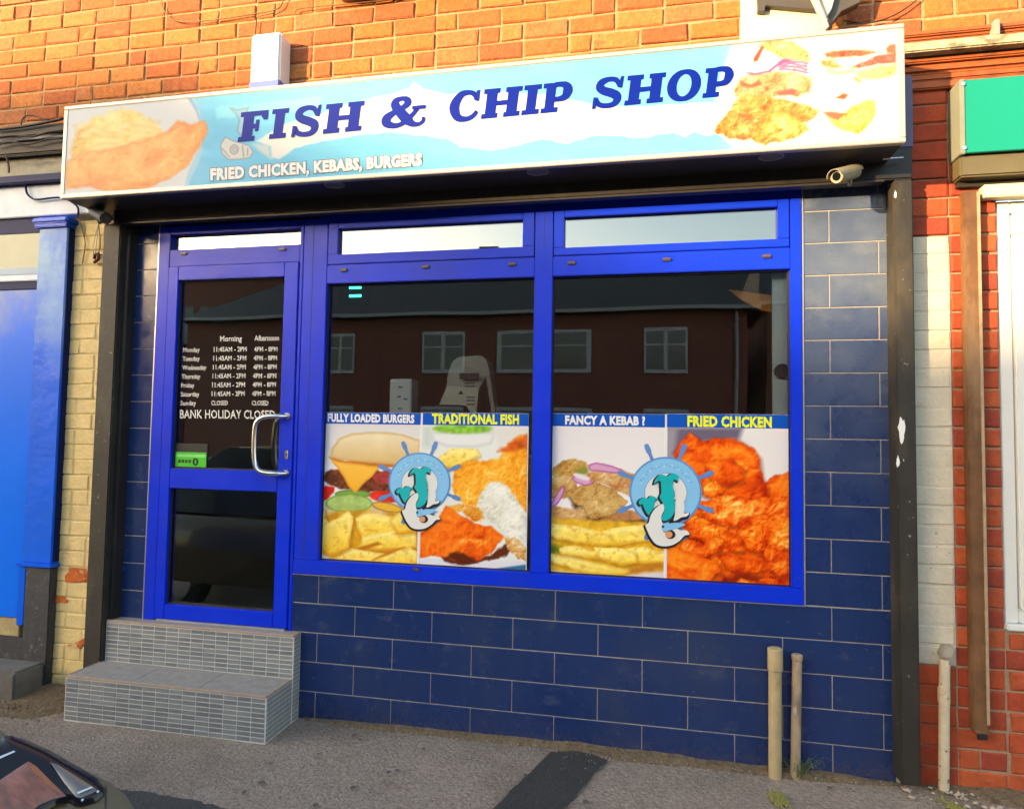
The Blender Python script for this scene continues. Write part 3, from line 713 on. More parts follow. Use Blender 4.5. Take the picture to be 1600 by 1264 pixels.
LET = {
 'I': [pl([(0,0),(.62,0),(.62,t),(.485,t),(.485,1-t),(.62,1-t),(.62,1),(0,1),(0,1-t),(.135,1-t),(.135,t),(0,t)])],
 'H': [pl([(0,0),(.53,0),(.53,t),(.455,t),(.455,.41),(.795,.41),(.795,t),(.72,t),(.72,0),(1.25,0),(1.25,t),(1.145,t),(1.145,1-t),(1.25,1-t),(1.25,1),(.72,1),(.72,1-t),(.795,1-t),(.795,.575),(.455,.575),(.455,1-t),(.53,1-t),(.53,1),(0,1),(0,1-t),(.105,1-t),(.105,t),(0,t)])],
 'F': [pl([(0,0),(.58,0),(.58,t),(.475,t),(.475,.41),(.56,.42),(.56,.31),(.68,.31),(.68,.70),(.56,.70),(.56,.57),(.475,.575),(.475,1-t),(.72,1-t),(.82,.68),(.96,.68),(.96,1),(0,1),(0,1-t),(.115,1-t),(.115,t),(0,t)])],
 'P': [pl([(0,0),(.60,0),(.60,t),(.455,t),(.455,1),(0,1),(0,1-t),(.115,1-t),(.115,t),(0,t)]),
       ribbon([(.40,.935,.13),(.62,.935,.135),(.80,.87,.20),(.875,.70,.26),(.80,.51,.20),(.62,.445,.135),(.40,.445,.13)])],
 'O': [ribbon([(.55+.44*math.cos(a), .5+.455*math.sin(a), .125+.14*abs(math.cos(a))**1.5) for a in np.linspace(0, 2*math.pi, 16, endpoint=False)], True)],
 'C': [ribbon([(.90,.70,.12),(.80,.87,.13),(.58,.945,.13),(.32,.87,.2),(.15,.52,.27),(.30,.15,.2),(.58,.055,.14),(.82,.12,.13),(.97,.29,.11)]),
       pl([(.82,.66),(.99,.62),(.99,1.0),(.88,.99)])],
 'S': [ribbon([(.84,.68,.11),(.70,.89,.13),(.46,.945,.13),(.22,.86,.19),(.17,.70,.2),(.32,.57,.21),(.56,.48,.22),(.76,.37,.22),(.80,.22,.2),(.68,.08,.15),(.42,.055,.13),(.20,.13,.13),(.07,.33,.11)]),
       pl([(.78,.64),(.92,.62),(.94,1.02),(.84,1.0)]), pl([(-.01,-.02),(.10,.0),(.15,.36),(.0,.38)])],
 '&': [ribbon([(1.05,.60,.1),(.90,.38,.12),(.66,.13,.13),(.40,.05,.14),(.15,.15,.2),(.12,.33,.22),(.30,.49,.16),(.54,.62,.14),(.70,.77,.17),(.66,.91,.15),(.50,.955,.12),(.34,.89,.17),(.33,.74,.2),(.48,.53,.22)]),
       ribbon([(.46,.56,.22),(.72,.25,.24),(.92,.07,.16),(1.12,.04,.1),(1.24,.13,.09),(1.24,.27,.07)]), pl([(.86,.55),(1.27,.55),(1.27,.67),(.86,.67)])],
}
for ch, xl, xr in (('F',371,420),('I',420,452),('S',455,502),('H',504,570),('&',596,669),('C',700,752),('H',751,817),('I',814,847),('P',844,896),('S',925,975),('H',975,1041),('O',1042,1098),('P',1097,1148)):
    mb = MB(); wid = max(np.max(v[:, 0]) for v, f in LET[ch])
    for k, (v, f) in enumerate(LET[ch]):
        x = v[:, 0]/wid; y = v[:, 1]
        px_ = xl+x*(xr-xl-6)+6*y; py_ = 222.5-.0945*(px_-6*y-371)-46.5*y
        m_ = len(v)//2; Yv = SY-.003-.0012*k-(.0008*((np.arange(len(v)) % m_)/m_) if len(f) > 1 else 0)
        mb.add(PY(px_, py_, Yv), f)
    mb.build('letter', INK_BLUE, sg, tri=True)
INK_OUT = mat('ink_outline', (.24,.20,.18), rough=.5, spec=.12, var=.02)
lettering('lettering_outline', 'FRIED CHICKEN, KEBABS, BURGERS', (328.5,281.5), (659.5,257.5), 16.6, SY-.003, INK_OUT, sg, bold=.055, grow=.045)
lettering('lettering', 'FRIED CHICKEN, KEBABS, BURGERS', (328.5,281.5), (659.5,257.5), 16.6, SY-.0045, INK_WHITE, sg, bold=.055)

# CCTV cameras
def cctv(name, tip, tail, Yt, Yb, rad, M, label, wall_pt):
    a = Vector(PY(*tip, Yt)); b = Vector(PY(*tail, Yb)); base = Vector(wall_pt)
    o = thing(name, label, 'camera', base, 'security cameras under the sign')
    d = (b-a).normalized()
    MB().tube([a, a+d*.006, b-d*.012, b], [rad*.96, rad, rad, rad*.7], 16).build('body', M, o, smooth=False)
    up = Vector((0, 0, 1)); s = d.cross(up).normalized(); u = s.cross(d).normalized()
    hood = []
    for k in range(9):
        th = math.pi*k/8; hood.append(s*math.cos(th)*rad*1.12+u*math.sin(th)*rad*1.12)
    V = [a-d*.02+h for h in hood]+[b+h for h in hood]+[a-d*.02+h*.93 for h in hood]+[b+h*.93 for h in hood]
    F = [(i, i+1, i+10, i+9) for i in range(8)]+[(18+i, 18+i+1, 27+i+1, 27+i) for i in range(8)]+[(i, i+1, 18+i+1, 18+i) for i in range(8)]
    MB().add(V, F).build('hood', M, o)
    MB().tube([a-d*.001, a+d*.004], rad*.62, 14).build('lens', mat('lens_glass', (.004,.004,.006), rough=.05, spec=.8, var=0), o)
    mid = a.lerp(b, .62)-u*rad*.8
    MB().tube([mid, mid-u*.02+Vector((0,.02,0)), base], .009, 8).build('arm', M, o, smooth=True)
    MB().tube([base-Vector((0, .012, 0)), base], .022, 12).build('mount', M, o)
CAMG = mat('grey_camera_shell', (.30,.27,.19), rough=.45, var=.2, vscale=20)
cctv('security_camera', (1307,276), (1338,268), -.27, -.15, .030, CAMG, 'pale grey bullet camera under the right end of the sign', PY(1330, 262, SB-.002))
cctv('security_camera', (165,342), (147,330), -.22, -.10, .032, mat('dark_camera_shell', (.05,.05,.045), rough=.4), 'dark bullet camera under the left end of the sign', PY(150, 332, -.012))

# ================================================================== WINDOW UNIT
FY, GY = -.006, .032          # frame face, glass face
def bar(name, x0, x1, z0, z1, parent, y0=FY, y1=.075, M=None, bevel=.003):
    return MB().box(x0, x1, y0, y1, z0, z1).build(name, M or BLUE, parent, bevel=bevel)
win = thing('shop_window', 'blue framed shop window with two large panes and top lights', 'window', (-1.4, 0, SILL))
WX0, WX1 = XL+.0, XJ-.002
FT = 2.715
m0, m1 = xz(833, 600)[0], xz(861.5, 600)[0]            # mullion between the two lights
p0 = xz(511, 443)[0]                                      # right side of the post beside the door
pL = -2.722
r1 = xz(1235, 500)[0]
zr0 = xz(670, 438.5)[1]; zr1 = xz(670, 409)[1]            # transom rail
zs = xz(660, 884.5)[1]                                    # bottom of the panes
bar('sill', pL+.003, WX1, SILL+.003, zs, win, y0=-.012)
bar('jamb', pL+.003, p0, zs+.0005, FT, win)
bar('jamb', r1, WX1, zs+.0005, FT, win)
bar('mullion', m0, m1, zs+.0005, FT, win)
MB().box((m0+m1)/2-.0015, (m0+m1)/2+.0015, FY-.0008, FY+.01, zs+.6*0+1.66, FT-.001).build('seam', GASKET, win)
xs_ = xz(487, 500)[0]
MB().box(xs_-.0015, xs_+.0015, FY-.0008, FY+.01, zs+.02, FT-.001).build('seam', GASKET, win)
bar('transom_rail', p0+.0005, m0-.0005, zr0, zr1, win, y0=FY+.001)
bar('transom_rail', m1+.0005, r1-.0005, zr0, zr1, win, y0=FY+.001)
bar('head', pL+.1, WX1-.002, FT-.028, FT+.03, win, y0=FY+.004)
for (a, b, gx0, gx1, gzb) in ((p0, m0, xz(529, 380)[0], xz(817, 370)[0], xz(670, 392.5)[1]), (m1, r1, xz(882, 370)[0], xz(1215, 360)[0], xz(1048, 381)[1])):
    e = .004
    zt = FT-.03; gzt = zt-.035
    sf = MB()
    MB().box(a+e, b-e, FY-.002, .05, zr1+e, gzb).build('sash_frame', BLUE, win, bevel=.003)
    MB().box(a+e, gx0, FY-.002, .05, gzb+.0004, zt).build('sash_frame', BLUE, win, bevel=.003)
    MB().box(gx1, b-e, FY-.002, .05, gzb+.0004, zt).build('sash_frame', BLUE, win, bevel=.003)
    MB().box(gx0+.0004, gx1-.0004, FY-.002, .05, gzt, zt).build('sash_frame', BLUE, win, bevel=.003)
    MB().box(a+.001, b-.001, FY+.008, .045, zr1+.0006, zt+.001).build('gasket', GASKET, win)if False else None
    MB().box(gx0-.002, gx1+.002, GY-.012, GY-.006, gzb-.002, gzt+.002).build('pane', GLASS, win)
for (a, b) in ((p0, m0), (m1, r1)):
    MB().box(a-.002, b+.002, GY, GY+.006, zs-.002, zr0+.002).build('pane', PGLASS, win)
    for (xa, xb, za, zb) in ((a, a+.006, zs, zr0), (b-.006, b, zs, zr0), (a+.006, b-.006, zr0-.006, zr0), (a+.006, b-.006, zs, zs+.006)):
        MB().box(xa, xb, GY-.012, GY-.002, za+.0003, zb-.0003).build('gasket', GASKET, win)
DARKCAP = mat('drain_cap_plastic', (.09,.06,.07), rough=.35, var=.1)
for q in ((537,422),(665,417),(800,413),(893,411),(1042,405.5),(1198,400.5)):
    x, z = xz(*q, FY-.004)
    MB().box(x-.021, x+.021, FY-.011, FY+.004, z-.0085, z+.0085).build('drain_cap', DARKCAP, win, bevel=.004)
x, z = xz(650, 890, -.02); MB().box(x-.02, x+.02, -.02, -.008, z-.008, z+.008).build('drain_cap', DARKCAP, win, bevel=.004)

# ---- door frame and door
df = thing('door_frame', 'blue door frame with a narrow top light left of the window', 'door frame', (-3.2, 0, .45))
dx0, dx1 = lx1+.0, pL
jl = xz(262.5, 500)[0]; jr = pL+.0
STEP2, STEP1 = .45, .225
dt = xz(365, 413.5)[1]
bar('jamb', dx0, jl-.003, STEP2, FT, df)
jr0 = xz(468, 430)[0]
bar('jamb', jr0+.002, pL, STEP2, FT, df)
tz0, tz1 = dt, xz(365, 387)[1]
bar('transom_rail', jl-.0025, jr0+.0015, tz0, tz1, df, y0=FY+.001)
bar('head', jl-.0025, jr0+.0015, FT-.05, FT, df, y0=FY+.001)
MB().box(jl-.004, jr0+.004, GY, GY+.006, tz1-.003, FT-.048).build('pane', GLASS, df)
for q in ((287,396.5),(441,389.5)):
    x, z = xz(*q, FY-.004); MB().box(x-.02, x+.02, FY-.010, FY+.004, z-.008, z+.008).build('drain_cap', DARKCAP, df, bevel=.004)
dr = thing('shop_door', 'blue glazed shop door with white opening hours and steel pull handle', 'door', (-3.2, 0, STEP2))
lx, rx = jl+.001, jr0-.001
DB, DTp = STEP2+.012, dt-.004
ug0, ug1 = xz(279.5, 550)[0], xz(444.5, 550)[0]
uz0, uz1 = xz(355, 734)[1], xz(360, 436)[1]
lz0, lz1 = xz(340, 949)[1], xz(345, 765)[1]
l0, l1 = xz(260, 850)[0], xz(430, 850)[0]
g0, g1 = (ug0+l0)/2, (ug1+l1)/2
dy = FY-.008
MB().box(lx, g0, dy, .045, DB, DTp).build('stile', BLUE, dr, bevel=.003)
MB().box(g1, rx, dy, .045, DB, DTp).build('stile', BLUE, dr, bevel=.003)
for nm, za, zb in (('top_rail', uz1, DTp), ('middle_rail', lz1, uz0), ('bottom_rail', DB, lz0)):
    MB().box(g0+.0005, g1-.0005, dy, .045, za, zb).build(nm, BLUE, dr, bevel=.003)
for nm, za, zb in (('upper_pane', uz0, uz1), ('lower_pane', lz0, lz1)):
    pn = MB().box(g0-.002, g1+.002, .016, .022, za-.002, zb+.002).build(nm, PGLASS, dr)
    for (xa, xb, z1_, z2_) in ((g0, g0+.007, za, zb), (g1-.007, g1, za, zb), (g0+.007, g1-.007, zb-.007, zb), (g0+.007, g1-.007, za, za+.007)):
        MB().box(xa, xb, .006, .0145, z1_+.0003, z2_-.0003).build('gasket', GASKET, pn)
MB().box(lx+.02, rx-.01, dy-.004, .04, STEP2+.001, DB-.001).build('threshold', ALU, dr)
# handle: D pull
hp = [(449,650),(432,650.5),(412,652),(401,660),(398,676),(397,700),(398,722),(403,734),(414,739),(432,740),(448,739)]
yy = [dy, dy-.045, dy-.062, dy-.066, dy-.066, dy-.066, dy-.066, dy-.066, dy-.062, dy-.045, dy]
pts = [PY(*q, y_) for q, y_ in zip(hp, yy)]
pts = np.array(pts); sm = []
for i in range(len(pts)-1):
    a, b, c, d = pts[max(i-1, 0)], pts[i], pts[i+1], pts[min(i+2, len(pts)-1)]
    for k in range(5):
        tt = k/5; sm.append(.5*((2*b)+(-a+c)*tt+(2*a-5*b+4*c-d)*tt*tt+(-a+3*b-3*c+d)*tt**3))
sm.append(pts[-1])
hd = MB().tube(sm, .0135, 12).build('pull_handle', STEEL, dr, smooth=True)
for q in (pts[0], pts[-1]):
    MB().tube([(q[0], dy-.006, q[2]), (q[0], dy+.002, q[2])], .019, 14).build('rose', STEEL, hd)
x, z = xz(448, 710, dy); lk = MB().box(x-.011, x+.011, dy-.007, dy+.003, z-.028, z+.028).build('lock_plate', STEEL, dr, bevel=.009, seg=3)
MB().box(x-.003, x+.003, dy-.0085, dy-.004, z-.010, z+.006).build('keyhole', GASKET, lk)
# lettering on the door glass
LY = .0135
VIN = mat('door_vinyl_white', (.62,.60,.55), rough=.6, var=.1, vscale=60)
rows = [('Monday',0),('Tuesday',1),('Wednesday',2),('Thursday',3),('Friday',4),('Saturday',5),('Sunday',6)]
def dl(txt, x0, y0, x1, y1, h, bold=.022): lettering('lettering', txt, (x0, y0), (x1, y1), h, LY, VIN, dr, bold=bold)
dl('Morning', 344, 533.5, 378, 533, 8.2); dl('Afternoon', 397.5, 532.5, 436, 532, 8.2)
wd = (26, 26.5, 38, 29, 20.5, 29, 24.5)
for (nm, i) in rows:
    y = 550.2+i*13.85; x = 286-.70*i
    dl(nm, x, y, x+wd[i], y-.3, 6.8)
    if i < 6:
        x2 = 334-.65*i; dl('11:45AM - 2PM' if i != 2 else '11.45AM - 2PM', x2, y-.5, x2+51.5, y-1, 7.2)
        x3 = 397-.6*i; dl('4PM - 8PM', x3, y-.8, x3+36.5, y-1.1, 7.2)
    else:
        dl('CLOSED', 330, 633, 356, 633, 6.8); dl('CLOSED', 393.5, 633.2, 419.5, 633.2, 6.8)
dl('BANK HOLIDAY CLOSED', 281, 653.2, 430, 654.2, 12.6, bold=.02)
# green hygiene-style sticker
x0s, z1s = xz(275, 706, LY); x1s, z0s = xz(322, 730, LY)
GRN = mat('sticker_green', (.06,.52,.03), rough=.4, var=.05); GRN2 = mat('sticker_dark_green', (.012,.06,.01), rough=.4)
st = thing('rating_sticker', 'bright green sticker in the lower corner of the door glass', 'sticker', (x0s, LY, z0s))
MB().box(x0s-.006, x1s+.004, LY-.001, LY+.0015, z0s-.01, z1s+.05).build('backing', GASKET, st)
MB().box(x0s, x1s, LY-.0025, LY-.001, z0s, z1s).build('green_panel', GRN, st)
MB().box(x0s+.01, x1s-.004, LY-.0035, LY-.0025, z1s-.028, z1s-.012).build('light_band', mat('sticker_light_green', (.22,.70,.18), rough=.4), st)
cx, cz = x0s+(x1s-x0s)*.66, z0s+(z1s-z0s)*.36
for k in range(4): 
    xx = x0s+.02+k*.022; MB().box(xx, xx+.016, LY-.0035, LY-.0025, cz-.008, cz+.010).build('rating_box', GRN2, st)
MB().tube([(cx+.013*math.cos(a), LY-.004, cz+.017*math.sin(a)) for a in np.linspace(0, 2*math.pi, 16, endpoint=False)], .004, 6, closed=True).build('rating_ring', GASKET, st)

# ================================================================== POSTERS
PYL = GY-.004
K = 3.3271
def q1(pts): return [(440+x/K, 600+y/K) for x, y in pts]
def q2(pts): return [(800+x/K, 600+y/K) for x, y in pts]
def chip(P, pts, seed, base=(240,192,48), edge=(206,134,24)):
    Q = np.asarray(pts); P.poly([(x+1.5, y+3) for x, y in pts], (150,88,18), soft=4, op=.55)
    P.poly(pts, base, soft=1.2, warp=2.8, ws=15, seed=seed, tex=.09, ts=9, hi=(255,238,140))
    d = P.sdf(pts, 2.8, 15, seed); m = np.clip(.5-d/2.4, 0, 1)
    low = np.clip((P.Y-Q[:, 1].mean())/(np.ptp(Q[:, 1])*.5+1e-6), 0, 1)
    P.mix(m*np.clip(1+d/7, 0, 1)*(.15+.75*low), edge)                       # browned lower rim
    P.mix(m*np.clip(1-np.abs(d+5)/3.5, 0, 1)*(1-low)*.45, (255,244,176))    # lit upper rim
    P.mix(m*np.clip((fbm(P.X/6, P.Y/6, seed+70, 3)-.62)/.1, 0, 1)*.35, (206,140,36))
def paint_burger(X, Y):
    P = Paint(X, Y, (222,219,222)); P.C *= (1.06-.10*np.clip((760-Y)/100, 0, 1))[:, None]
    P.poly(q1([(185,600),(720,600),(720,950),(170,950)]), (212,206,196), soft=30)
    P.poly(q1([(200,640),(300,610),(600,640),(710,660),(710,760),(300,740),(200,720)]), (214,190,140), soft=4, warp=3, tex=.1)
    P.poly(q1([(215,480),(240,450),(330,440),(560,455),(575,500),(560,565),(440,560),(330,548),(235,520)]), (108,58,38), soft=1.5, warp=3, ws=7, tex=.5, ts=5, seed=3)
    P.poly(q1([(470,470),(550,450),(590,480),(590,530),(500,515)]), (166,62,60), soft=2, warp=3, tex=.3, ts=8, seed=8)
    P.poly(q1([(186,560),(225,528),(275,532),(270,560),(240,595),(190,615)]), (214,40,28), soft=1.2, warp=2, tex=.15)
    P.ell(*q1([(540,585)])[0], 26, 9, (216,52,36), ang=.1, soft=1.5, tex=.2)
    P.ell(*q1([(550,640)])[0], 24, 7, (226,180,60), ang=.2, soft=1.5, edge=(120,60,30), ew=2)
    P.ell(*q1([(370,572)])[0], 28, 7, (124,164,74), soft=1, edge=(66,104,40), ew=2.5)
    P.ell(*q1([(350,620)])[0], 37, 15, (170,196,112), soft=1.2, edge=(110,150,60), ew=4, tex=.2, seed=4)
    P.poly(q1([(250,385),(262,335),(295,285),(360,258),(450,248),(560,252),(650,265),(722,292),(722,425),(640,428),(560,415),(430,408),(330,398)]),
           (214,178,112), soft=1.2, warp=1.5, tex=.03, ts=22, seed=2, hi=(234,222,194), edge=(206,170,108), ew=5)
    P.poly(q1([(248,380),(330,398),(430,408),(560,415),(640,428),(600,438),(500,432),(380,420),(280,404)]), (196,112,40), soft=1.5, warp=1.5)
    P.poly(q1([(250,388),(300,400),(420,418),(515,430),(470,480),(420,525),(382,567),(350,535),(320,480),(285,430)]), (238,172,48), soft=1, warp=1, hi=(246,196,84), edge=(228,150,36), ew=4)
    P.poly(q1([(190,690),(300,660),(420,655),(560,668),(712,670),(712,950),(300,930),(215,880)]), (206,150,36), soft=3, warp=3, tex=.2, ts=9, seed=3)
    P.ell(*q1([(480,690)])[0], 22, 7, (228,212,176), soft=4)
    for i, c in enumerate(([(380,700),(430,665),(560,690),(640,700),(620,760),(560,800),(420,800),(395,770)], [(420,790),(560,760),(700,770),(706,850),(560,870),(400,850)],
                           [(270,900),(360,850),(520,880),(610,900),(600,940),(420,930),(290,915)], [(470,920),(560,870),(660,850),(706,870),(704,950),(500,940)],
                           [(560,700),(640,660),(708,690),(706,770),(600,780)])):
        chip(P, q1(c), 30+i)
    chip(P, q1([(190,700),(225,655),(245,720),(350,655),(372,690),(362,780),(355,850),(300,880),(250,893),(205,860),(188,800)]), 44)
    P.poly(q1([(470,915),(560,868),(640,845),(560,885)]), (190,110,20), soft=2)
    P.poly(q1([(400,850),(500,820),(520,832),(420,862)]), (186,110,24), soft=2)
    return P.linear()
def paint_fish(X, Y):
    P = Paint(X, Y, (222,226,224))
    P.poly(q1([(730,215),(780,215),(780,330),(730,330)]), (196,208,206), soft=6)
    P.poly(q1([(770,250),(1110,250),(1090,310),(1000,330),(860,325),(790,300)]), (224,226,228), soft=3, edge=(196,200,204), ew=5)
    P.ell(*q1([(945,232)])[0], 48, 8, (132,186,62), soft=2.5, tex=.25, ts=6)
    P.poly(q1([(1090,215),(1290,215),(1290,290),(1130,330)]), (218,216,214), soft=6)
    chip(P, q1([(800,390),(880,340),(1010,335),(1030,370),(960,410),(900,440),(830,440)]), 3, base=(230,196,74))
    P.crust(q1([(880,520),(900,440),(980,400),(1060,400),(1130,380),(1180,310),(1235,265),(1290,250),(1290,700),(1240,640),(1150,560),(1090,520),(1040,560),(1010,640),(960,620),(900,600)]),
            (206,98,14), (240,156,32), (252,208,96), warp=4, ws=13, seed=12, ts=24, soft=2, relief=.8, bias=.06)
    P.poly(q1([(1120,350),(1200,300),(1270,262),(1282,330),(1180,350)]), (208,92,30), soft=3, warp=3, tex=.3, ts=7)
    P.crust(q1([(1015,620),(1040,560),(1085,505),(1140,500),(1200,560),(1255,640),(1290,700),(1290,800),(1200,805),(1120,740),(1040,680)]),
            (196,192,172), (226,226,216), (244,244,240), warp=4, ws=9, seed=17, ts=12, soft=2)
    P.crust(q1([(850,640),(930,620),(1030,640),(1060,700),(1000,720),(940,660),(880,680)]), (204,112,30), (226,156,52), (240,196,120), warp=4, ws=8, seed=19, ts=9, soft=1.8)
    P.poly(q1([(820,880),(960,930),(1100,880),(1170,820),(1190,870),(1150,900),(1060,920),(960,945),(850,935)]), (96,44,24), soft=2, warp=4, ws=8)
    P.crust(q1([(715,770),(800,720),(860,640),(930,680),(1000,720),(1100,745),(1155,795),(1110,860),(1020,925),(900,915),(800,890),(715,905)]),
            (200,62,8), (240,104,18), (254,158,50), warp=4, ws=12, seed=22, ts=30, soft=1.5)
    P.poly(q1([(840,900),(900,868),(960,890),(1030,930),(960,940)]), (92,38,16), soft=2.5, warp=4, ws=7)
    P.crust(q1([(1160,800),(1210,795),(1250,830),(1290,870),(1290,925),(1230,905),(1180,860)]), (168,96,40), (218,170,96), (232,214,180), warp=4, ws=6, seed=25, ts=6)
    P.poly(q1([(712,905),(800,910),(930,945),(1060,925),(1200,915),(1290,930),(1290,990),(712,960)]), (218,218,222), soft=1.5, warp=1)
    P.poly(q1([(1060,965),(1290,935),(1290,1000),(1060,985)]), (50,112,146), soft=1.2)
    return P.linear()
def onion(P, pts, seed):
    P.poly(pts, (206,160,196), soft=1, warp=1, seed=seed, edge=(168,52,142), ew=3)
def paint_kebab(X, Y):
    P = Paint(X, Y, (222,219,224)); P.C *= (1.0+.05*np.clip((Y-670)/120, 0, 1))[:, None]
    P.crust(q2([(190,640),(390,650),(400,740),(190,750)]), (170,112,58), (200,156,96), (214,180,130), warp=3, seed=4, ts=14, soft=2)
    P.poly(q2([(380,640),(560,650),(660,660),(690,720),(560,725),(420,735)]), (178,124,78), soft=2, warp=3, tex=.3, ts=8, seed=5)
    P.poly(q2([(390,690),(440,640),(470,700),(420,735)]), (70,40,22), soft=3, warp=3)
    P.poly(q2([(560,715),(690,700),(700,725),(560,728)]), (86,52,30), soft=2, warp=3)
    P.poly(q2([(290,590),(400,600),(430,640),(330,650)]), (84,48,28), soft=3, warp=3)
    P.crust(q2([(200,470),(215,430),(260,400),(330,388),(385,405),(390,450),(330,480),(230,490)]), (138,96,32), (186,142,70), (206,172,110), warp=3, seed=6, ts=10, soft=1.5)
    P.poly(q2([(330,440),(395,430),(400,470),(340,480)]), (132,140,52), soft=3, warp=3)
    P.crust(q2([(190,500),(260,470),(330,490),(340,560),(290,590),(200,600)]), (168,118,60), (200,160,98), (214,184,130), warp=3, seed=8, ts=11, soft=1.5)
    P.crust(q2([(385,470),(470,440),(560,440),(640,470),(680,560),(640,600),(560,560),(480,520),(410,500)]), (176,110,60), (204,160,102), (220,188,140), warp=3, seed=9, ts=12, soft=1.5)
    P.crust(q2([(275,560),(340,530),(430,505),(530,550),(600,615),(560,660),(500,690),(410,705),(370,640),(320,620)]), (160,112,54), (196,156,88), (214,184,126), warp=3, ws=8, seed=10, ts=9, soft=1.2, edge=(120,76,36), ew=2)
    onion(P, q2([(308,490),(350,464),(400,490),(424,520),(380,530),(335,515)]), 3)
    P.ell(*q2([(362,482)])[0], 14, 4, (222,214,224), ang=.3, soft=1.5)
    onion(P, q2([(192,635),(225,580),(270,520),(275,560),(240,620),(215,640)]), 4)
    onion(P, q2([(395,420),(440,408),(520,425),(580,450),(540,465),(460,455),(405,450)]), 5)
    P.poly(q2([(175,700),(800,720),(800,1000),(175,985)]), (220,172,44), soft=3, warp=3, tex=.2, ts=9, seed=3)
    P.poly(q2([(175,830),(260,840),(250,880),(180,880)]), (112,124,34), soft=4, warp=3)
    for i, c in enumerate(([(470,760),(700,730),(800,740),(800,800),(640,820),(520,850),(470,820)], [(180,720),(330,735),(500,780),(560,840),(420,840),(240,805),(180,780)],
                           [(560,850),(700,850),(800,870),(800,930),(660,935),(560,900)], [(430,850),(540,850),(640,870),(655,930),(560,945),(440,900)],
                           [(185,880),(300,890),(430,930),(600,960),(640,985),(540,1000),(400,985),(280,950),(190,915)], [(240,850),(330,840),(440,870),(450,910),(320,895),(250,885)])):
        chip(P, q2(c), 50+i, base=(240,200,56), edge=(208,150,26))
    P.poly(q2([(620,950),(800,930),(800,960),(680,985),(600,985)]), (176,102,30), soft=4, warp=3, op=.7)
    P.poly(q2([(170,965),(400,990),(560,1005),(680,980),(800,975),(800,1040),(170,1010)]), (216,208,206), soft=2.5, warp=1.5)
    return P.linear()
def paint_chicken(X, Y):
    P = Paint(X, Y, (226,222,222))
    P.poly(q2([(795,225),(1200,225),(1180,290),(1000,300),(870,340),(800,420)]), (106,96,118), soft=5)
    P.poly(q2([(795,230),(860,230),(850,330),(800,480)]), (150,146,160), soft=5)
    D_, M_, L_ = (172,32,2), (238,92,8), (255,176,48)
    def lump(pts, seed, ts, bias=0.0, sh=.8, relief=1.0, L2=None):
        q = q2(pts); P.poly([(x+1.5, y+4) for x, y in q], (96,20,2), soft=5, op=.6)
        P.crust(q, D_, M_, L2 or L_, warp=5, ws=13, seed=seed, ts=ts, soft=1.5, bias=bias, shape=sh, relief=relief, grain=.14)
    lump([(1290,520),(1370,480),(1460,450),(1460,660),(1290,650)], 31, 26, -.02, .8, .6)
    lump([(840,345),(900,290),(930,255),(985,288),(1060,283),(1190,290),(1250,330),(1290,380),(1300,470),(1330,540),(1320,620),(1200,620),(1060,580),(980,570),(900,480),(845,420)], 33, 28, .02, 1.0, .7)
    lump([(1000,410),(1060,385),(1150,395),(1210,440),(1200,500),(1120,530),(1030,500)], 35, 24, .06, 1.0, .6)
    lump([(990,520),(1050,500),(1100,545),(1060,590),(1000,580)], 36, 14, .05, .8)
    lump([(795,650),(900,640),(1460,600),(1460,1070),(795,1045)], 50, 20, -.12, .2, .9)
    lump([(960,610),(1040,600),(1110,570),(1220,592),(1330,600),(1460,585),(1460,760),(1330,760),(1220,740),(1100,730),(1000,700)], 37, 22, .10, .8, .9, (255,200,90))
    lump([(1180,690),(1290,680),(1460,700),(1460,900),(1330,900),(1230,860),(1170,780)], 38, 18, .02, .6)
    lump([(900,700),(960,680),(1080,730),(1190,800),(1200,870),(1110,880),(980,810),(900,790)], 39, 15, -.12, .6)
    lump([(795,800),(850,780),(930,800),(1000,830),(1060,790),(1095,800),(1080,860),(1010,900),(900,890),(795,880)], 40, 20, .08, 1.0, .8, (255,196,80))
    lump([(1080,880),(1140,870),(1200,905),(1300,930),(1310,960),(1240,985),(1150,970),(1090,930)], 42, 22, .08, 1.0, .7, (255,190,70))
    lump([(1300,860),(1400,840),(1460,860),(1460,1010),(1390,1000),(1320,950)], 43, 18, .08, .9, .8, (255,196,80))
    lump([(795,850),(860,845),(930,880),(1010,900),(1080,930),(1090,970),(1040,1020),(1000,1060),(795,1050)], 41, 34, .0, .9, .5)
    P.poly(q2([(1100,1000),(1200,985),(1300,1000),(1290,1050),(1090,1045)]), (120,24,8), soft=5, warp=4, op=.8)
    lump([(1160,1040),(1200,1010),(1260,1030),(1300,1010),(1460,1020),(1460,1080),(1150,1075)], 44, 14, .0, .6)
    return P.linear()
HB = .0008
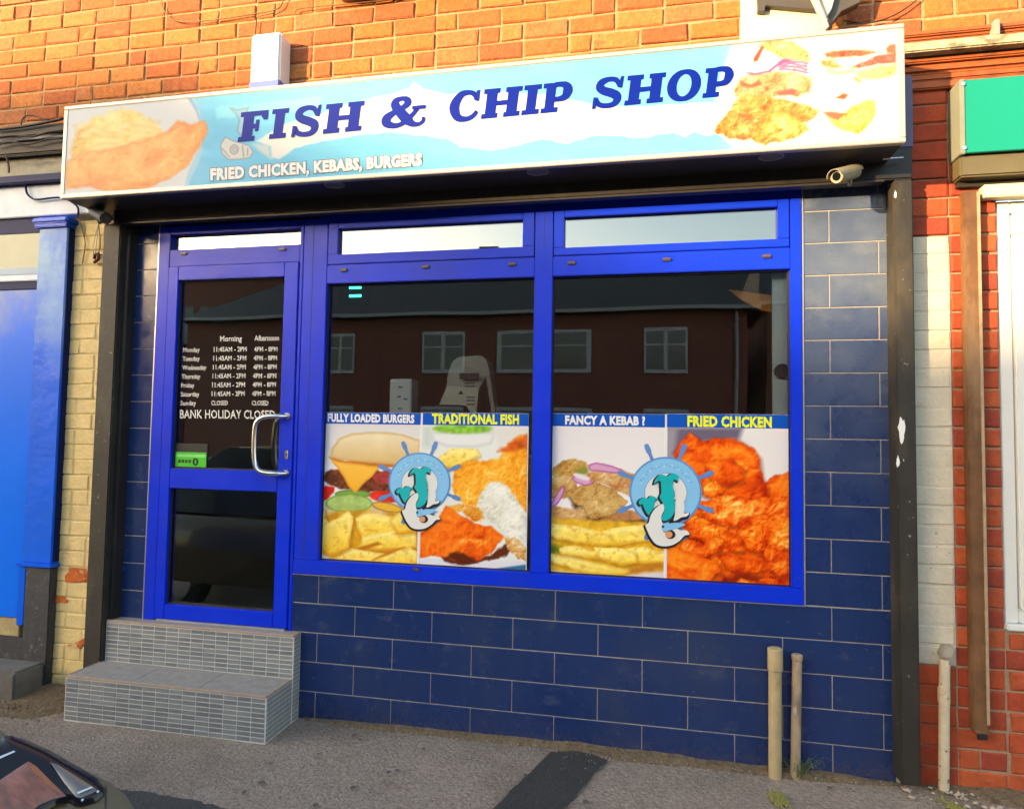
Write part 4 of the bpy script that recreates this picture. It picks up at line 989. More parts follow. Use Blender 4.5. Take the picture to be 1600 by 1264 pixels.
def poster(label, px0, px1, ytopL, ytopR, ybotL, ybotR, yh, painter, txt, tx, M, div=.004):
    ym = (ytopL+ytopR)/2
    x0 = (xz(px0[0], yh, PYL)[0]+xz(px0[1], ybotL, PYL)[0])/2; x1 = (xz(px1[0], yh, PYL)[0]+xz(px1[1], ybotR, PYL)[0])/2
    zt = (xz(px0[0], ytopL, PYL)[1]+xz(px1[0], ytopR, PYL)[1])/2
    zb = (xz(px0[1], ybotL, PYL)[1]+xz(px1[1], ybotR, PYL)[1])/2
    zh = xz((px0[0]+px1[0])/2, yh, PYL)[1]
    o = thing('window_poster', label, 'poster', ((x0+x1)/2, PYL, zb))
    MB().box(x0, x1, PYL, PYL+.0015, zb, zt).build('backing_sheet', INK_WHITE, o)
    print_sheet('picture', x0+.003, x1-div, zb+.003, zh, PYL-.0006, .0032, painter, PRINT, o)
    MB().box(x0+.001, x1-div+.003, PYL-.0012, PYL-.0002, zh+.001, zt-.001).build('header_bar', INK_BAR, o)
    lettering('lettering', txt, tx[0], tx[1], tx[2], PYL-.0022, M, o, bold=.05)
    return o
poster('burger and potato wedges poster headed FULLY LOADED BURGERS', (500.5,494), (660.2,654.7), 644.5, 645, 874.5, 884, 663, paint_burger, 'FULLY LOADED BURGERS', ((512,658.2),(647.5,660.5),11.6), INK_WHITE, .013)
poster('battered fish poster headed TRADITIONAL FISH', (660.5,655), (827,821.5), 645, 645.5, 884.5, 894.5, 665, paint_fish, 'TRADITIONAL FISH', ((675,661),(811,662.5),14), INK_YELLOW)
poster('kebab and chips poster headed FANCY A KEBAB ?', (861,856), (1042.2,1040.2), 646, 647, 897.5, 908, 667, paint_kebab, 'FANCY A KEBAB ?', ((883,662.5),(1008,664),12.6), INK_WHITE, .012)
poster('orange fried chicken poster headed FRIED CHICKEN', (1042.5,1040.5), (1236.5,1236), 647, 647.5, 908.5, 918.5, 669, paint_chicken, 'FRIED CHICKEN', ((1074,665.5),(1206,667.5),15.2), INK_YELLOW)

# ---- ship's wheel and dolphin emblems
LB1 = mat('logo_light_blue', (.22,.52,.84), rough=.4, var=.05, vscale=20); LB2 = mat('logo_rim_blue', (.09,.27,.62), rough=.4, var=.05)
LW = mat('logo_white', (.70,.71,.72), rough=.4, var=.03); LT = mat('logo_teal', (.0,.42,.47), rough=.4, var=.05); LK = mat('logo_black', (.012,.014,.02), rough=.4, var=0)
LP = mat('logo_spoke_blue', (.10,.24,.56), rough=.4, var=.1)
LF = mat('logo_flesh', (.68,.30,.14), rough=.4)
def emblem(label, cx, cy, r):
    s = r/340.0; cc = PY(cx, cy, PYL)
    o = thing('dolphin_emblem', label, 'emblem', tuple(cc), "emblems on the window posters")
    def L(pts, lay, M, name, close=True):
        px_ = np.array([cx+(x-460)*s for x, y in pts]); py_ = np.array([cy+(y-590)*s for x, y in pts])
        return MB().poly(PY(px_, py_, PYL-.0022-.0006*lay)).build(name, M, o, tri=True)
    def smooth(pts, sub=4):
        P = np.array(pts, float); n = len(P); out = []
        for i in range(n):
            a, b, c, d = P[i-1], P[i], P[(i+1) % n], P[(i+2) % n]
            for k in range(sub):
                t = k/sub; out.append(.5*((2*b)+(-a+c)*t+(2*a-5*b+4*c-d)*t*t+(-a+3*b-3*c+d)*t**3))
        return out
    for k in range(8):
        th = math.radians(22.5+45*k); c, d = math.cos(th), math.sin(th)
        L([(460+(q[0]*c-q[1]*d), 590+(q[0]*d+q[1]*c)) for q in ((300,-18),(380,-16),(420,-26),(478,-22),(490,0),(478,22),(420,26),(380,16),(300,18))], 0, LP, 'wheel_handle')
    circ = lambda x, y, a, b, n=48: [(x+a*math.cos(2*math.pi*t/n), y+b*math.sin(2*math.pi*t/n)) for t in range(n)]
    L(circ(460,590,340,330), 1, LB2, 'wheel_rim'); L(circ(460,590,322,312), 2, LB1, 'wheel_face')
    L(circ(462,600,202,190), 3, LB2, 'hub_edge'); L(circ(462,600,196,184), 4, LW, 'hub')
    J = [(352,512),(366,470),(400,436),(440,430),(478,442),(510,420),(552,420),(578,446),(574,490),(548,472),(532,490),(528,540),(548,610),(536,640),(550,690),(546,760),(520,820),(470,858),(424,852),(420,800),(446,740),(432,690),(404,640),(420,600),(418,540),(412,490),(384,490)]
    def shift(pts, dx, dy, g=11.0):
        P = np.array(pts, float); A = np.roll(P, 1, 0); B = np.roll(P, -1, 0); T = B-A; T /= np.linalg.norm(T, axis=1)[:, None]+1e-9
        ar = np.sum(P[:, 0]*B[:, 1]-B[:, 0]*P[:, 1]); N_ = np.stack([T[:, 1], -T[:, 0]], 1)*(1 if ar > 0 else -1)
        return [tuple(q) for q in P+N_*g+np.array([dx*.7, dy*.7])]
    big = [(270,900),(300,880),(316,820),(350,760),(400,716),(440,706),(446,760),(420,820),(430,880),(470,900),(520,890),(560,900),(500,930),(440,950),(450,970),(520,950),(556,930),(600,950),(656,950),(684,990),(640,1000),(590,1050),(520,1090),(440,1100),(370,1080),(320,1020),(290,960)]
    fin = [(205,690),(222,660),(258,646),(292,652),(316,630),(352,634),(384,658),(360,672),(352,720),(352,760),(320,800),(296,806),(262,752),(244,704),(222,712)]
    tail = [(536,700),(560,660),(600,780),(640,790),(684,786),(668,824),(620,840),(584,862),(540,878),(504,866),(540,820)]
    L(smooth(shift(tail,-8,10)), 5, LK, 'dolphin_outline'); L(smooth([(545,720),(566,640),(620,640),(640,740),(630,790),(680,786),(660,818),(610,828),(570,852),(535,858),(548,800)]), 6, LW, 'dolphin_tail')
    L(smooth(shift(fin,-14,12)), 7, LK, 'dolphin_outline'); L(smooth(fin), 8, LT, 'dolphin_fin')
    L(smooth(shift(J,-16,12)), 9, LK, 'dolphin_outline'); L(smooth(J), 10, LT, 'dolphin_back')
    L(smooth(shift(big,-12,14)), 11, LK, 'dolphin_outline'); L(smooth(big), 12, LW, 'dolphin_body')
    L(smooth([(430,890),(480,892),(530,880),(600,880),(640,900),(560,936),(500,950),(450,962),(424,940)]), 13, LB1, 'dolphin_belly')
    L(circ(505,990,48,42,16), 14, LK, 'mouth_shadow'); L(circ(490,990,34,32,16), 15, LF, 'mouth'); L(circ(436,916,12,12,10), 15, LK, 'eye')
    rr_ = random.Random(5)
    for k in range(26):
        th = math.radians(200+k*5.6); R_ = 258 if k % 2 else 240; x_, y_ = 460+R_*math.cos(th), 590+R_*math.sin(th)
        L([(x_-7, y_-5), (x_+7, y_-5), (x_+6, y_+5), (x_-6, y_+4)], 3, LB2 if k % 3 else LW, 'rim_mark')
emblem("round blue wheel and dolphin emblem between the burger and fish pictures", 655.5, 754, 48.5)
emblem("round blue wheel and dolphin emblem between the kebab and chicken pictures", 1040, 768.5, 56.5)

# ================================================================== STEPS
stp = thing('tiled_steps', 'two grey mosaic tiled steps up to the shop door', 'steps', (-3.25, -.1, 0))
L0, L1, LYF = -3.835, -2.668, -.312
U0, U1, UYF = -3.822, -2.6655, -.072
CORE = mat('step_grout', (.66,.64,.60), rough=.9, var=.15, vscale=20, stain=[((.28,.25,.21), 7, .56, .15, .5, 2, (1,1,1))])
MB().box(L0, L1, LYF, UYF-.0005, -.05, STEP1-.012).build('step_core', CORE, stp)
MB().box(U0, L1-.03, UYF, .03, STEP1-.012, STEP2-.012).build('step_core', CORE, stp)
MB().box(L1-.03, U1, UYF, .03, -.05, STEP2-.0125).build('step_core', CORE, stp)
TREAD = mat('tread_tile', (.29,.26,.24), rough=.7, var=.25, vscale=22, bump=.001, stain=[((.32,.27,.22), 8, .55, .15, .5, 2, (1,1,1))])
NOSE = mat('tread_nosing', (.40,.30,.23), rough=.6, var=.15, vscale=20)
def tread(x0, x1, y0, y1, z, ncol):
    w = (x1-x0-.012)/ncol
    for k in range(ncol):
        MB().box(x0+.006+k*w+.0015, x0+.006+(k+1)*w-.0015, y0+.014, y1, z-.012, z).build('tread_tile', TREAD, stp)
    MB().box(x0-.001, x1+.001, y0-.003, y0+.012, z-.011, z+.002).build('nosing', NOSE, stp, bevel=.003)
    MB().box(x1-.008, x1+.003, y0+.0125, y1-.001, z-.011, z+.0025).build('nosing', NOSE, stp, bevel=.003)
    MB().box(x0-.003, x0+.005, y0+.0125, y1-.001, z-.011, z+.0025).build('nosing', NOSE, stp, bevel=.003)
tread(L0, L1, LYF, UYF-.001, STEP1, 3); tread(U0, U1, UYF, .02, STEP2, 3)
MOS = mat('grey_mosaic', (.2,.21,.22), rough=.4, var=.15, vscale=14, rvar=.1,
          tones=[(.19,.20,.215), (.25,.255,.265), (.22,.23,.235), (.17,.18,.195)], stain=[((.25,.23,.20), 10, .6, .1, .35, 4, (1,1,1))])
mw, mh = .0755, .0228
_mm = {}
def mosaic_front(x0, x1, yf, z0, z1, ncol, budget, rest):
    w = (x1-x0)/ncol; nr = int(round((z1-z0)/mh)); h = (z1-z0)/nr; n = 0
    k = (round(w, 4), round(h, 4))
    if k not in _mm:
        a, b, c = w/2-.0023, h/2-.0022, .0008
        V = [(sx*(a-c), 0, sz*(b-c)) for sx, sz in ((-1,-1),(1,-1),(1,1),(-1,1))]+[(sx*a, c, sz*b) for sx, sz in ((-1,-1),(1,-1),(1,1),(-1,1))]+[(sx*a, .004, sz*b) for sx, sz in ((-1,-1),(1,-1),(1,1),(-1,1))]
        F = [(0,1,2,3)]+[(i, i+4, (i+1) % 4+4, (i+1) % 4) for i in range(4)]+[(i+4, i+8, (i+1) % 4+8, (i+1) % 4+4) for i in range(4)]
        me = bpy.data.meshes.new('mosaic_tile'); me.from_pydata(V, [], F); me.materials.append(MOS); _mm[k] = (me, V, F)
    me, V, F = _mm[k]
    for r_ in range(nr):
        for c_ in range(ncol):
            p = (x0+(c_+.5)*w, yf-.0022, z0+(r_+.5)*h)
            if n < budget: place('mosaic_tile', me, p, stp); n += 1
            else: rest.add([(p[0]+v[0], p[1]+v[1], p[2]+v[2]) for v in V], F)
    return n
rest = MB()
used = mosaic_front(L0+.003, L1-.003, LYF, .0, STEP1-.012, 15, 300, rest)
mosaic_front(U0+.003, U1-.003, UYF, STEP1+.002, STEP2-.012, 15, 300-used, rest)
def mosaic_side(xf, y0, y1, z0, z1, ncol):
    w = (y1-y0)/ncol; nr = int(round((z1-z0)/mh)); h = (z1-z0)/nr
    for r_ in range(nr):
        for c_ in range(ncol):
            ya, yb = y0+c_*w+.0023, y0+(c_+1)*w-.0023; za, zb = z0+r_*h+.0022, z0+(r_+1)*h-.0022
            rest.add([(xf+.0022, ya, za), (xf+.0022, yb, za), (xf+.0022, yb, zb), (xf+.0022, ya, zb), (xf-.002, ya, za), (xf-.002, yb, za), (xf-.002, yb, zb), (xf-.002, ya, zb)],
                     [(0,1,2,3),(0,4,5,1),(1,5,6,2),(2,6,7,3),(3,7,4,0)])
mosaic_side(L1, LYF+.003, UYF-.003, .0, STEP1-.012, 4); mosaic_side(U1, UYF+.003, -.004, .0, STEP2-.012, 1)
tag(rest.build('mosaic_tiles', MOS, stp), kind='stuff')

# ================================================================== STUB PIPES
def pipe(px_, pyb, pyt, r, Y, M, label, cap=None, cat='pipe', lean=0.0):
    b = PY(px_, pyb, Y); t_ = PY(px_+lean, pyt, Y)
    o = thing('stub_pipe', label, cat, (b[0], Y, 0))
    MB().tube([(b[0], Y, -.03), (b[0]*.5+t_[0]*.5, Y, t_[2]*.5), (t_[0], Y, t_[2]-.004), (t_[0], Y, t_[2])], [r, r, r, r*.8], 18).build('pipe_body', M, o, smooth=False)
    if cap:
        MB().tube([(t_[0], Y, t_[2]-cap), (t_[0], Y, t_[2]-cap+.003), (t_[0], Y, t_[2]+.002), (t_[0], Y, t_[2]+.006)], [r*1.02, r*1.16, r*1.16, r*.95], 18).build('collar', M, o)
BEIGE = mat('beige_pipe_plastic', (.40,.31,.17), rough=.55, var=.2, vscale=12, stain=[((.16,.12,.08), 9, .6, .12, .6, 2, (1,1,.4))])
BEIGE2 = mat('weathered_pipe_plastic', (.36,.27,.18), rough=.6, var=.3, vscale=14, stain=[((.14,.10,.08), 12, .55, .12, .6, 5, (1,1,.3)), ((.5,.46,.4), 20, .62, .06, .6, 7, (1,1,.3))])
pipe(1211, 1213, 1014, .0285, -.055, BEIGE, 'thicker beige stub pipe with a collar in front of the tiles', cap=.095)
pipe(1242.5, 1211, 1024, .0215, -.035, BEIGE2, 'thinner weathered stub pipe beside the thicker one', cap=.02, lean=3)
PEEL = mat('peeling_pipe_paint', (.58,.50,.36), rough=.6, var=.2, vscale=14, stain=[((.05,.045,.04), 34, .62, .03, .9, 3, (1,1,.7)), ((.40,.12,.02), 9, .62, .06, .8, 7, (1,1,1))])
b = PY(1474, 1233, -.03); t_ = PY(1476, 1030, -.03)
pp = thing('peeling_pipe', 'white peeling pipe rising from the pavement to the white bricks', 'pipe', (b[0], -.03, 0))
MB().tube([(b[0], -.03, -.03), (t_[0], -.03, t_[2])], .0215, 14).build('pipe_body', PEEL, pp)
c = PY(1475, 1093, -.03); MB().tube([(c[0], -.03, c[2]-.01), (c[0], -.03, c[2]+.05)], .024, 14).build('pipe_joint', PEEL, pp)
p = [PY(*q, -.05) for q in ((1471,1026),(1488,1030),(1494,1013),(1479,1010))]
MB().prism(p, (0, .055, 0)).build('pipe_elbow', mat('elbow_grey', (.36,.33,.27), rough=.7, var=.2), pp, bevel=.004)

# ================================================================== LEFT NEIGHBOUR
XC0 = xz(84, 868)[0]-.12; XC1 = qx0+.02
cw = thing('cream_brick_wall', 'cream painted brick pier with flaking paint left of the door', 'wall', (-4.2, 0, 0))
MB().box(XC0, XC1+.05, .0045, .2, -.1, 2.78).build('mortar', mat('painted_mortar', (.58,.45,.20), rough=.8, var=.2, vscale=20, bump=.004, bscale=60), cw)
FLAKE = mat('flaked_brick', (.50,.11,.02), rough=.85, var=.35, vscale=18, bump=.004, bscale=50, stain=[((.66,.50,.24), 10, .5, .06, .9, 2, (1,1,1))])
fl = [xz(122, 901), xz(90, 945), xz(112, 1010), xz(96, 1030), xz(128, 1005)]
lay_bricks(cw, XC0, XC1, 0.0, 2.76, .0,   .0895, .225, .004, CREAM, seed=3, headers=.15, rough=.8,
           pick=lambda x, z: FLAKE if any(abs(x-a) < .09 and abs(z-b) < .05 for a, b in fl[:1]) else CREAM)
# flaked patches where bare brick shows
def patch(name, pts, Y, M, parent):
    return MB().poly([tuple(PY(*q, Y)) for q in pts]).build(name, M, parent, tri=True)
BARE = mat('bare_brick', (.56,.13,.02), rough=.9, var=.35, vscale=30, bump=.004, bscale=60)
patch('bare_patch', [(101,899),(108,893),(121,892),(131,898),(140,905),(130,907),(118,910),(102,909)], -.0045, BARE, cw)
patch('bare_patch', [(72,940),(82,932),(98,931),(106,938),(102,942),(94,940),(88,942),(80,950),(74,952)], -.0045, BARE, cw)
patch('bare_patch', [(104,1008),(120,1003),(133,996),(133,1003),(126,1012),(112,1012)], -.0045, FLAKE, cw)
hk = thing('rusty_fitting', 'rusty clamp with loose wires hanging on the cream bricks', 'fitting', tuple(PY(151, 402, -.02)))
RUST = mat('rust', (.13,.035,.02), rough=.8, var=.5, vscale=60, bump=.003, bscale=80)
c = PY(151, 401, -.02)
MB().tube([(c[0]-.018, -.01, c[2]-.03), (c[0]-.004, -.028, c[2]-.036), (c[0]+.02, -.026, c[2]-.018), (c[0]+.014, -.024, c[2]+.016), (c[0]-.012, -.02, c[2]+.01), (c[0]-.02, -.014, c[2]-.012)], .009, 8).build('clamp', RUST, hk, smooth=True)
MB().tube([(c[0]-.03, -.012, c[2]+.008), (c[0]+.034, -.012, c[2]+.012)], .003, 6).build('pin', RUST, hk)
PWIRE = mat('pale_green_wire', (.34,.40,.33), rough=.6)
for dx in (0, 4, -3):
    MB().tube([PY(154, 350, -.03), PY(152+dx, 368, -.02), PY(150+dx*1.6, 388, -.02), PY(149+dx, 398, -.02)], .0022, 5).build('wire', PWIRE if dx <= 0 else WIRE, hk, smooth=True)
cable([(120,333),(128,358),(133,378),(131,400),(128,412)], -.012, .0032, mat('brown_wire', (.28,.16,.07), rough=.7), 'brown cable hanging down the cream bricks under the sign')

YN = -.05
nb = thing('neighbour_shopfront', 'bright blue painted shopfront at the left edge', 'shopfront', (-4.8, YN, 0))
NBLUE = mat('neighbour_blue_gloss', (.0,.105,.74), rough=.35, var=.06, vscale=3, bump=.001, bscale=6, spec=.25)
NPALE = mat('sheen_blue_gloss', (.0,.11,.74), rough=.4, var=.1, vscale=5, bump=.006, bscale=9, spec=.25, zfade=(1.85, 2.6),
            stain=[((.28,.46,.68), 3.5, .2, .3, .9, 6.0, (1,1,.7))])  # pale upper tone paints the sky's sheen into the gloss colour
NDARK = mat('neighbour_dark_blue', (.004,.012,.085), rough=.5, spec=.15, var=.15)
NWHITE = mat('peeling_white_paint', (.72,.76,.82), rough=.6, var=.1, vscale=8, bump=.004, bscale=14, stain=[((.30,.44,.66), 5, .58, .15, .5, 4, (1,1,1))])
XE = -6.6
nx1 = xz(99, 490, YN)[0]; nx0 = xz(54, 500, YN)[0]
zcap = xz(70, 357, YN)[1]; zled = xz(60, 880, YN)[1]
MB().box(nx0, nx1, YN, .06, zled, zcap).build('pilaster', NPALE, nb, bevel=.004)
MB().box(nx1-.002, nx1+.004, YN+.012, .05, zled+.01, zcap+.03).build('pilaster_side', NDARK, nb)
MB().box(nx0-.02, nx1+.01, YN-.02, .06, zcap+.0005, zcap+.022).build('capital', NBLUE, nb, bevel=.005)
MB().box(nx0-.03, nx1+.02, YN-.03, .06, zcap+.0225, zcap+.058).build('capital', NBLUE, nb, bevel=.010, seg=3)
zf0, zf1 = xz(40, 341, YN)[1], xz(40, 289, YN)[1]
fxe = xz(143, 328, YN+.02)[0]
MB().box(XE, fxe, YN+.01, .03, zf0+.012, zf1).build('fascia_board', NWHITE, nb, bevel=.004)
MB().box(XE, nx1+.06, YN-.03, .03, zf1+.0005, xz(40, 273, YN-.03)[1]).build('fascia_moulding', NDARK, nb, bevel=.006)
zc1 = xz(40, 247, YN)[1]
MB().box(XE, sx0+.15, YN-.0, .03, xz(40, 273, YN-.03)[1]+.001, zc1).build('stone_band', mat('band_stone', (.44,.40,.30), rough=.85, var=.25, vscale=9, bump=.006, bscale=25, stain=[((.15,.13,.09), 4, .55, .15, .6, 3, (1,1,3))]), nb, bevel=.006)
zk = xz(40, 222, YN-.04)[1]
DKB = mat('dark_timber', (.022,.015,.015), rough=.6, var=.3, vscale=12)
MB().box(XE, sx0+.15, YN-.05, .03, zc1+.0008, zk).build('cornice', DKB, nb, bevel=.008)
MB().box(XE, sx0+.15, YN-.07, .03, zk+.018, xz(40, 198, YN-.06)[1]).build('cornice', DKB, nb, bevel=.008)
MB().box(XE, sx0+.15, YN-.06, .03, zk+.0008, zk+.0175).build('cornice_fillet', mat('grey_fillet', (.26,.23,.22), rough=.7, var=.2), nb)
z9 = xz(40, 198, YN-.06)[1]
MB().hexa([(XE, -.10, z9+.0008), (sx0+.15, -.10, z9+.0008), (sx0+.15, .004, z9+.05), (XE, .004, z9+.05), (XE, .02, z9+.0008), (sx0+.15, .02, z9+.0008), (sx0+.15, .02, z9+.05), (XE, .02, z9+.05)]).build('lead_flashing', mat('lead_flashing', (.34,.33,.32), rough=.6, var=.2, vscale=12, bump=.004, bscale=12), nb)
# window light, bars, blue door panel
z_a, z_b = xz(20, 366, YN+.02)[1], xz(20, 419, YN+.02)[1]
MB().box(XE, nx0-.001, YN+.03, .06, z_a, zf0+.011).build('head_moulding', NDARK, nb, bevel=.006)
MB().box(XE, nx0-.0005, YN+.025, .06, z_b, z_a-.001).build('blind_panel', mat('cream_panel', (.62,.57,.40), rough=.6, var=.08, vscale=5), nb)
z_c, z_d = xz(20, 431, YN+.02)[1], xz(20, 440, YN+.01)[1]; z_e = xz(20, 452, YN)[1]
MB().box(XE, nx0-.001, YN+.015, .06, z_c, z_b-.001).build('glazing_bar', mat('pale_bar_blue', (.22,.34,.50), rough=.4, var=.15), nb, bevel=.004)
MB().box(XE, nx0-.001, YN+.008, .06, z_d, z_c-.001).build('glazing_bar', NWHITE, nb, bevel=.004)
MB().box(XE, nx0-.001, YN+.018, .06, z_e, z_d-.001).build('glazing_bar', NDARK, nb, bevel=.004)
zdb = xz(20, 965, YN+.02)[1]
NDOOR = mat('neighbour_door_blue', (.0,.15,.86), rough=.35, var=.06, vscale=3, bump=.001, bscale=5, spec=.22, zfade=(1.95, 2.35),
            stain=[((.25,.33,.55), 3.0, .2, .3, .7, 2.0, (1,1,.7))])  # pale tone at the panel top is painted sky sheen
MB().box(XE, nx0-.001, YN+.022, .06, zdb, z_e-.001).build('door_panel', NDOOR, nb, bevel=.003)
MB().box(nx0-.03, nx1+.012, YN-.012, .06, zled-.022, zled-.0005).build('pilaster_ledge', NBLUE, nb, bevel=.004)
xl2 = xz(37, 920, YN)[0]; zl3 = xz(25, 977, YN)[1]
MB().box(xl2-.05, xl2, YN+.006, .06, zl3, zled-.0225).build('pilaster_foot', NBLUE, nb, bevel=.003)
PLINTH = mat('dark_plinth', (.035,.035,.042), rough=.6, var=.4, vscale=18, bump=.004, bscale=40, stain=[((.16,.16,.18), 26, .6, .06, .5, 3, (1,1,1))])
MB().box(xl2+.0005, nx1+.0, YN+.004, .06, -.05, zled-.023).build('plinth', PLINTH, nb, bevel=.006)
MB().box(XE, xl2-.051, YN+.03, .06, xz(20, 997, YN)[1], zdb-.002).build('door_foot', mat('bare_render', (.42,.32,.15), rough=.85, var=.3, vscale=10, bump=.005), nb, bevel=.004)
MB().box(XE, xl2, YN+.018, .06, -.05, xz(20, 997, YN)[1]-.001).build('plinth', PLINTH, nb, bevel=.004)
ns = thing('stone_step', 'worn grey stone step under the blue shopfront at the left edge', 'step', (-5.2, -.15, 0))
zs1 = PZ(5, 1018, .22)[2]
MB().box(XE, PY(30, 1022, -.2)[0], -.22, YN+.016, -.02, .17).build('slab', mat('step_stone', (.13,.12,.11), rough=.85, var=.3, vscale=12, bump=.006, bscale=30), ns, bevel=.012)
cable([(40,290),(42,302),(50,310),(60,312),(96,309),(115,318),(122,326),(122,336)], YN-.008, .006, NDARK, 'dark blue cable looped across the white fascia beside the sign')
cable([(-8,203),(30,199),(70,192),(98,186)], -.14, .008, WIRE, 'thick black cable on the ledge left of the sign', sub=4)
cable([(33,206),(34,190),(40,182),(52,181),(66,186),(78,188)], -.10, .004, WIRE, 'thin dark cable loop on the bricks left of the sign')
cable([(-8,246),(20,245),(60,242),(98,239)], -.115, .004, WIRE, 'thin black cable along the cornice left of the sign')
cable([(-8,216),(22,212),(50,214),(74,207),(98,204)], -.135, .006, WIRE, 'black cable sagging across the cornice left of the sign', sub=4)
cable([(-8,228),(18,222),(44,226),(72,219),(98,216)], -.125, .005, WIRE, 'lower black cable tangled across the cornice left of the sign', sub=4)
cable([(8,240),(13,256),(14,270)], -.115, .006, mat('rusty_cable', (.10,.05,.03), rough=.8, var=.4), 'rusty cable clip hanging below the cornice')

# ================================================================== RIGHT NEIGHBOUR
rw = thing('red_brick_wall', 'red brick wall with white painted strip right of the shopfront', 'wall', (.8, 0, 0))
RX0 = rx1+.002
wxe = xz(1566, 700)[0]; wzb = xz(1590, 986)[1]
MB().box(RX0, 2.6, .009, .2, -.1, wzb-.0).build('mortar', RMORT, rw)
MB().box(RX0, wxe, .0095, .2, wzb+.001, 3.40).build('mortar', RMORT, rw)
PE = xz(1486, 500)[0]; pz0, pz1 = xz(1465, 1045)[1], xz(1450, 379)[1]
MB().box(RX0+.002, PE-.002, .0035, .009, pz0+.02, pz1-.01).build('painted_mortar', WHITEP, rw)
lay_bricks(rw, RX0, PE, 0.0, 3.36, .0, .0885, .5, .006, RBRICK, seed=12, headers=.0, rough=.9,
           pick=lambda x, z: WHITEP if pz0 < z < pz1 else RBRICK)
lay_bricks(rw, PE, wxe, 0.0, 3.36, .001, .0885, .24, .009, RBRICK, seed=13, headers=.1, rough=.9, off=.03)
lay_bricks(rw, wxe, 2.0, 0.0, wzb-.012, .001, .0885, .24, .009, RBRICK, seed=14, headers=.06, rough=.9, off=.11)
# broken mortar flush on the painted strip edge
ch = thing('rusty_channel', 'tall brown rusty steel channel fixed to the red bricks', 'channel', (xz(1535, 1150)[0], -.04, .3))
ROX = mat('rusty_brown_steel', (.14,.065,.025), rough=.65, var=.4, vscale=10, bump=.003, bscale=30, stain=[((.36,.24,.13), 5, .52, .15, .5, 2, (1,1,.25)), ((.05,.025,.015), 7, .6, .1, .6, 6, (1,1,.3))])
cx0, cx1 = xz(1514, 700, -.05)[0], xz(1537, 700, -.05)[0]
zb_, zt_ = xz(1534, 1150, -.05)[1], xz(1515, 297, -.05)[1]
MB().prism([(cx0, -.045, zb_+.02), (cx0+.012, -.055, zb_+.004), (cx1-.012, -.055, zb_-.012), (cx1, -.045, zb_+.01), (cx1, -.045, zt_), (cx0, -.045, zt_)], (0, .046, 0)).build('channel_body', ROX, ch, bevel=.004, tri=True)
MB().box(cx1-.007, cx1+.004, -.052, -.046, zb_+.05, zt_-.01).build('channel_lip', mat('pale_rusty_edge', (.36,.27,.18), rough=.6, var=.3, vscale=20), ch)
MB().box(cx0+.008, cx1-.008, -.06, -.05, zb_-.014, zb_+.012).build('end_plug', BLACK, ch, bevel=.004)
# white upvc window
uw2 = thing('upvc_window', 'white plastic framed window at the right edge', 'window', (1.2, 0, wzb))
UP = mat('white_upvc', (.72,.73,.72), rough=.3, var=.04, vscale=4)
ux = wxe+.003; utop = xz(1590, 312)[1]
MB().box(ux, ux+.055, .015, .09, wzb+.03, utop).build('outer_frame', UP, uw2, bevel=.004)
MB().box(ux+.056, 2.4, .016, .09, wzb+.032, wzb+.085).build('outer_frame', UP, uw2, bevel=.004)
MB().box(ux+.056, 2.4, .016, .09, utop-.055, utop).build('outer_frame', UP, uw2, bevel=.004)
MB().box(ux-.004, 2.4, -.012, .09, wzb+.002, wzb+.029).build('sill', UP, uw2, bevel=.004)
MB().box(ux+.060, ux+.115, .002, .07, wzb+.09, utop-.16).build('sash_frame', UP, uw2, bevel=.006)
MB().box(ux+.1155, 2.4, .002, .07, wzb+.09, wzb+.145).build('sash_frame', UP, uw2, bevel=.006)
MB().box(ux+.060, 2.4, .003, .07, utop-.1595, utop-.06).build('sash_frame', UP, uw2, bevel=.006)
MB().box(ux+.1155, 2.4, .03, .036, wzb+.1455, utop-.16).build('pane', GLASS, uw2)
# green sign board and the shadowy box beneath
gs = thing('green_sign', 'plain green sign board on the building at the right edge', 'sign', (1.1, -.1, 2.9))
YG = -.11
gx0 = xz(1508, 180, YG)[0]; gz1 = xz(1550, 122, YG)[1]; gz0 = xz(1550, 236.5, YG)[1]
MB().box(gx0, 2.4, YG, YG+.02, gz0, gz1).build('panel', mat('green_sign_paint', (.002,.27,.19), rough=.4, var=.02, vscale=3), gs, bevel=.002)
MB().box(gx0-.022, gx0-.0005, YG-.004, .0, gz0-.006, gz1+.004).build('side_trim', mat('grey_green_trim', (.22,.24,.20), rough=.5, var=.15), gs, bevel=.003)
MB().box(gx0, 2.4, YG+.0205, .0, gz0+.003, gz1-.003).build('box', mat('olive_casing', (.10,.085,.04), rough=.6, var=.2), gs)
for z in (gz1-.02, gz0+.02):
    MB().tube([(gx0-.008, YG-.008, z), (gx0-.008, YG, z)], .009, 10).build('screw', STEEL, gs)
lb = thing('shutter_box', 'dark roller shutter box below the green sign', 'shutter box', (1.1, -.05, 2.7))
MB().box(gx0-.015, 2.4, YG+.02, .0, gz0-.10, gz0-.001).build('housing', mat('olive_shutter', (.12,.10,.05), rough=.5, var=.2, vscale=6), lb, bevel=.008)
lz_t, lz_b = xz(1570, 288, -.04)[1], xz(1570, 308, -.04)[1]
MB().box(xz(1536, 298, -.04)[0], 2.4, -.05, .02, lz_b, lz_t).build('guide_strip', mat('cream_guide', (.62,.58,.45), rough=.5, var=.15), lb, bevel=.004)
MB().box(gx0, 2.4, -.03, .02, lz_t+.001, gz0-.1005).build('lath', mat('dark_lath', (.03,.026,.024), rough=.5), lb)
